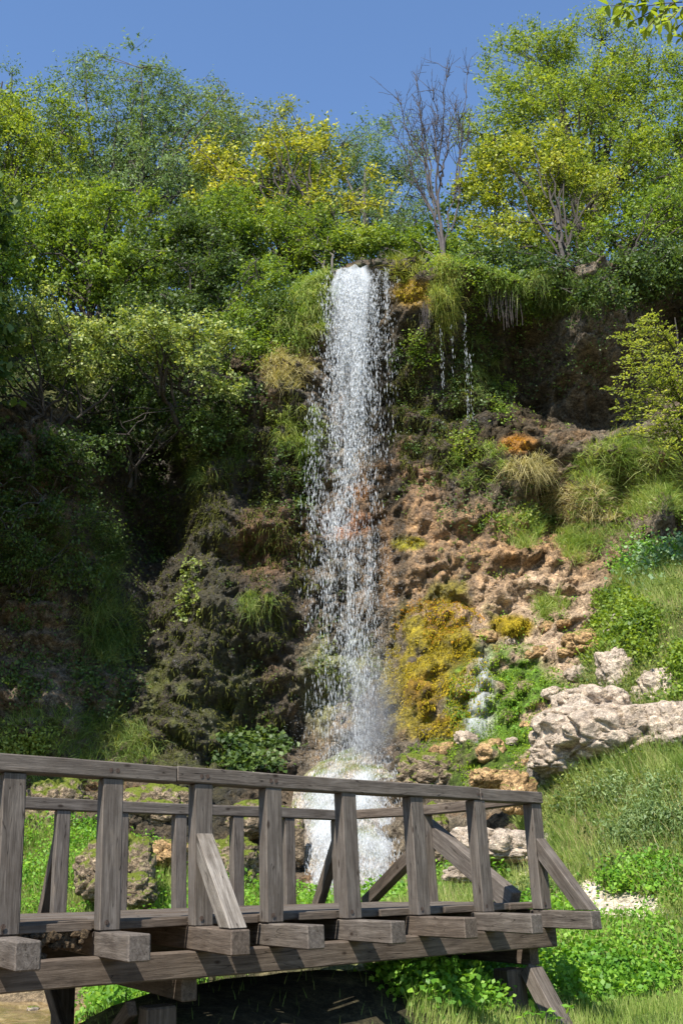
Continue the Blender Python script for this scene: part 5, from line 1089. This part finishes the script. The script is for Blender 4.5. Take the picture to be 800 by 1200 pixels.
# far handrail, posts and outer braces; it bends towards the near side at the right-hand end
SK = s_of(412, -eo * WD + e3 * H_R)
E2 = bpt(SS[8] + .02, -W_ - .05, H_R + .001)
K = bpt(SK, -WD, H_R + .001)
timber('handrail', bpt(SS[0] - .6, -WD, H_R + .001), e1, -eo, e3, SK - SS[0] + .65, W_, RT, 'wood', bev=.008)
seg2 = E2 - K; d2 = unit(seg2); out2 = unit(np.cross(e3, d2)); out2 = out2 if out2[1] > 0 else -out2
timber('handrail', K + d2 * .02 + e3 * .0, d2, out2, e3, np.linalg.norm(seg2) - .02, .13, RT * .95, 'wood_brown', bev=.01, warp=.014)
for px, br in ((-60, 0), (62, 1), (134, 0), (206, 0), (275, 0), (337, 0), (398, 1)):
    s = s_of(px, -eo * WD)
    timber('post', bpt(s, -WD - W_, 0), e3, e1, eo, H_R, .14, .14, 'wood')
    if br:
        prof_brace(s + .01, .12, -WD - W_ - .003, -1, .74, .2, .66, 'wood_brown')
def on2(t, h): return K - e3 * (H_R + .001) + d2 * t + e3 * h
L2 = np.linalg.norm(seg2)
t5 = L2 * .42
timber('post', on2(t5, 0), e3, d2, out2, H_R, .13, .13, 'wood')
strut('brace', on2(t5 - .02, .70) + out2 * .19, bpt(s_of(430, -eo * (WD + .5)), -(WD + .5), 0.04), e1, .13, .13, 'wood_brown')
strut('brace', on2(t5 - .1, .82) + out2 * .19, bpt(SS[8] - .02, -W_ - .25, .06), e3, .2, .12, 'wood')
# near braces
def near_brace(s, top, foot, mat, lab=None):
    prof_brace(s + W_ * .05, W_ * .9, 0.003, 1, top, .19, foot + .08, mat, lab)
near_brace(SS[3], .60, OV - .12, 'wood_pale', 'pale bleached diagonal brace with flaking surface')
near_brace(SS[8], .62, OV - .1, 'wood')
# deck planks laid lengthwise
o0, o1 = -W_ - .03, -WD + .02; npl = 14; pw = (o0 - o1) / npl
for k in range(npl):
    oo = o0 - pw * k
    s_end = SS[8] + W_ - .02
    # the deck stops where the bent rail crosses it
    Ka = SK; frac = (k + 1) / npl
    s_stop = s_end - (s_end - Ka) * max(0, (frac - .45) / .55) * .6
    cuts = [SS[0] - .6, SS[1 + (k * 2) % 3] + .07, SS[4 + k % 2] + .07, s_stop]
    for a, b in zip(cuts[:-1], cuts[1:]):
        if b - a > .2:
            timber('deck_plank', bpt(a + .003, oo, .001 + _brg.random() * .004), e1, -eo, e3, b - a - .006, pw - .010, .055, 'wood' if _brg.random() < .6 else 'wood_brown', bev=.005)
# short bearers standing on the stringer under the deck edge
for a, b, lab in ((SS[2] - .95, SS[2] - .02, None), (SS[3] - .6, SS[3] - .02, None), (SS[4] - .3, SS[4] - .03, None), (SS[5] - .42, SS[5] - .03, None), (SS[6] - .35, SS[6] - .03, None), (SS[7] - .4, SS[7] - .03, None), (SS[8] - .35, SS[8] - .03, None)):
    timber('edge_board', bpt(a, -W_ - .004, .003), e1, eo, e3, b - a, .03, .05, 'wood_brown', bev=.004)
# piers
def pier(sp, near_w, far=True, depth=1.6, braces=True):
    timber('pier_cap', bpt(sp, -.12, -.319), -eo, e1, -e3, WD + .1, .13, .15, 'wood_brown', bev=.01)
    timber('pier_post', bpt(sp - near_w, -.2, -.491), -e3, e1, -eo, depth, near_w, near_w * .9, 'wood_brown', bev=.012)
    if far: timber('pier_post', bpt(sp - .28, -WD + .1, -.491), -e3, e1, -eo, depth, .19, .19, 'wood_brown', bev=.012)
    if braces:
        strut('pier_brace', bpt(sp - .3, -.4, -.50), bpt(sp - .3, -WD + .1, -1.6), e1, .07, .1, 'wood_brown')
        strut('pier_brace', bpt(sp - .38, -WD + .2, -.50), bpt(sp - .38, -.4, -1.6), e1, .07, .1, 'wood_brown')
pier(s_of(219, -e3 * .32), .24)
sr = s_of(629, -e3 * .32)
pier(sr, .27, False, 1.2, False)
strut('pier_brace', bpt(sr + .02, -.14, -.50), bpt(sr + .02, .66, -1.42), e1, .18, .13, 'wood', 'grey slanting strut propping the right pier')
# iron bolts
bm_ = MB()
for s in SS:
    for (o, h, ds) in ((.012, H_R + .05, .05), (.012, H_R + .05, .1), (.002, .05, .05)):
        c = bpt(s + ds, o, h); th = np.linspace(0, 2 * math.pi, 6, endpoint=False)
        rg_ = [c + (e1 * math.cos(t) + e3 * math.sin(t)) * .017 + eo * .004 for t in th]
        bm_.add(np.array(rg_), np.array([[0, 1, 2, 3, 4, 5]]))
o = bm_.build('bolt_heads', M['iron'], bridge); o['kind'] = 'stuff'
# clods of earth under the deck edge
bm2 = bmesh.new()
for k in range(60):
    s = SS[2] - random.uniform(.05, .62); c = bpt(s, -W_ + random.uniform(-.05, .02), -.0 - abs(random.gauss(0, .05)))
    mt = Matrix.Translation(Vector(c)) @ Matrix.Diagonal(Vector([random.uniform(.02, .05) for _ in range(3)] + [1]))
    bmesh.ops.create_icosphere(bm2, subdivisions=1, radius=1, matrix=mt)
me = bpy.data.meshes.new('earth_clods'); bm2.to_mesh(me); bm2.free()
M['soil'] = rock_shader('dark_soil', False, ((0.05, 0.035, 0.02), (0.14, 0.1, 0.06)), sc=6)
tag(link('earth_clods', me, M['soil'], bridge), kind='stuff')
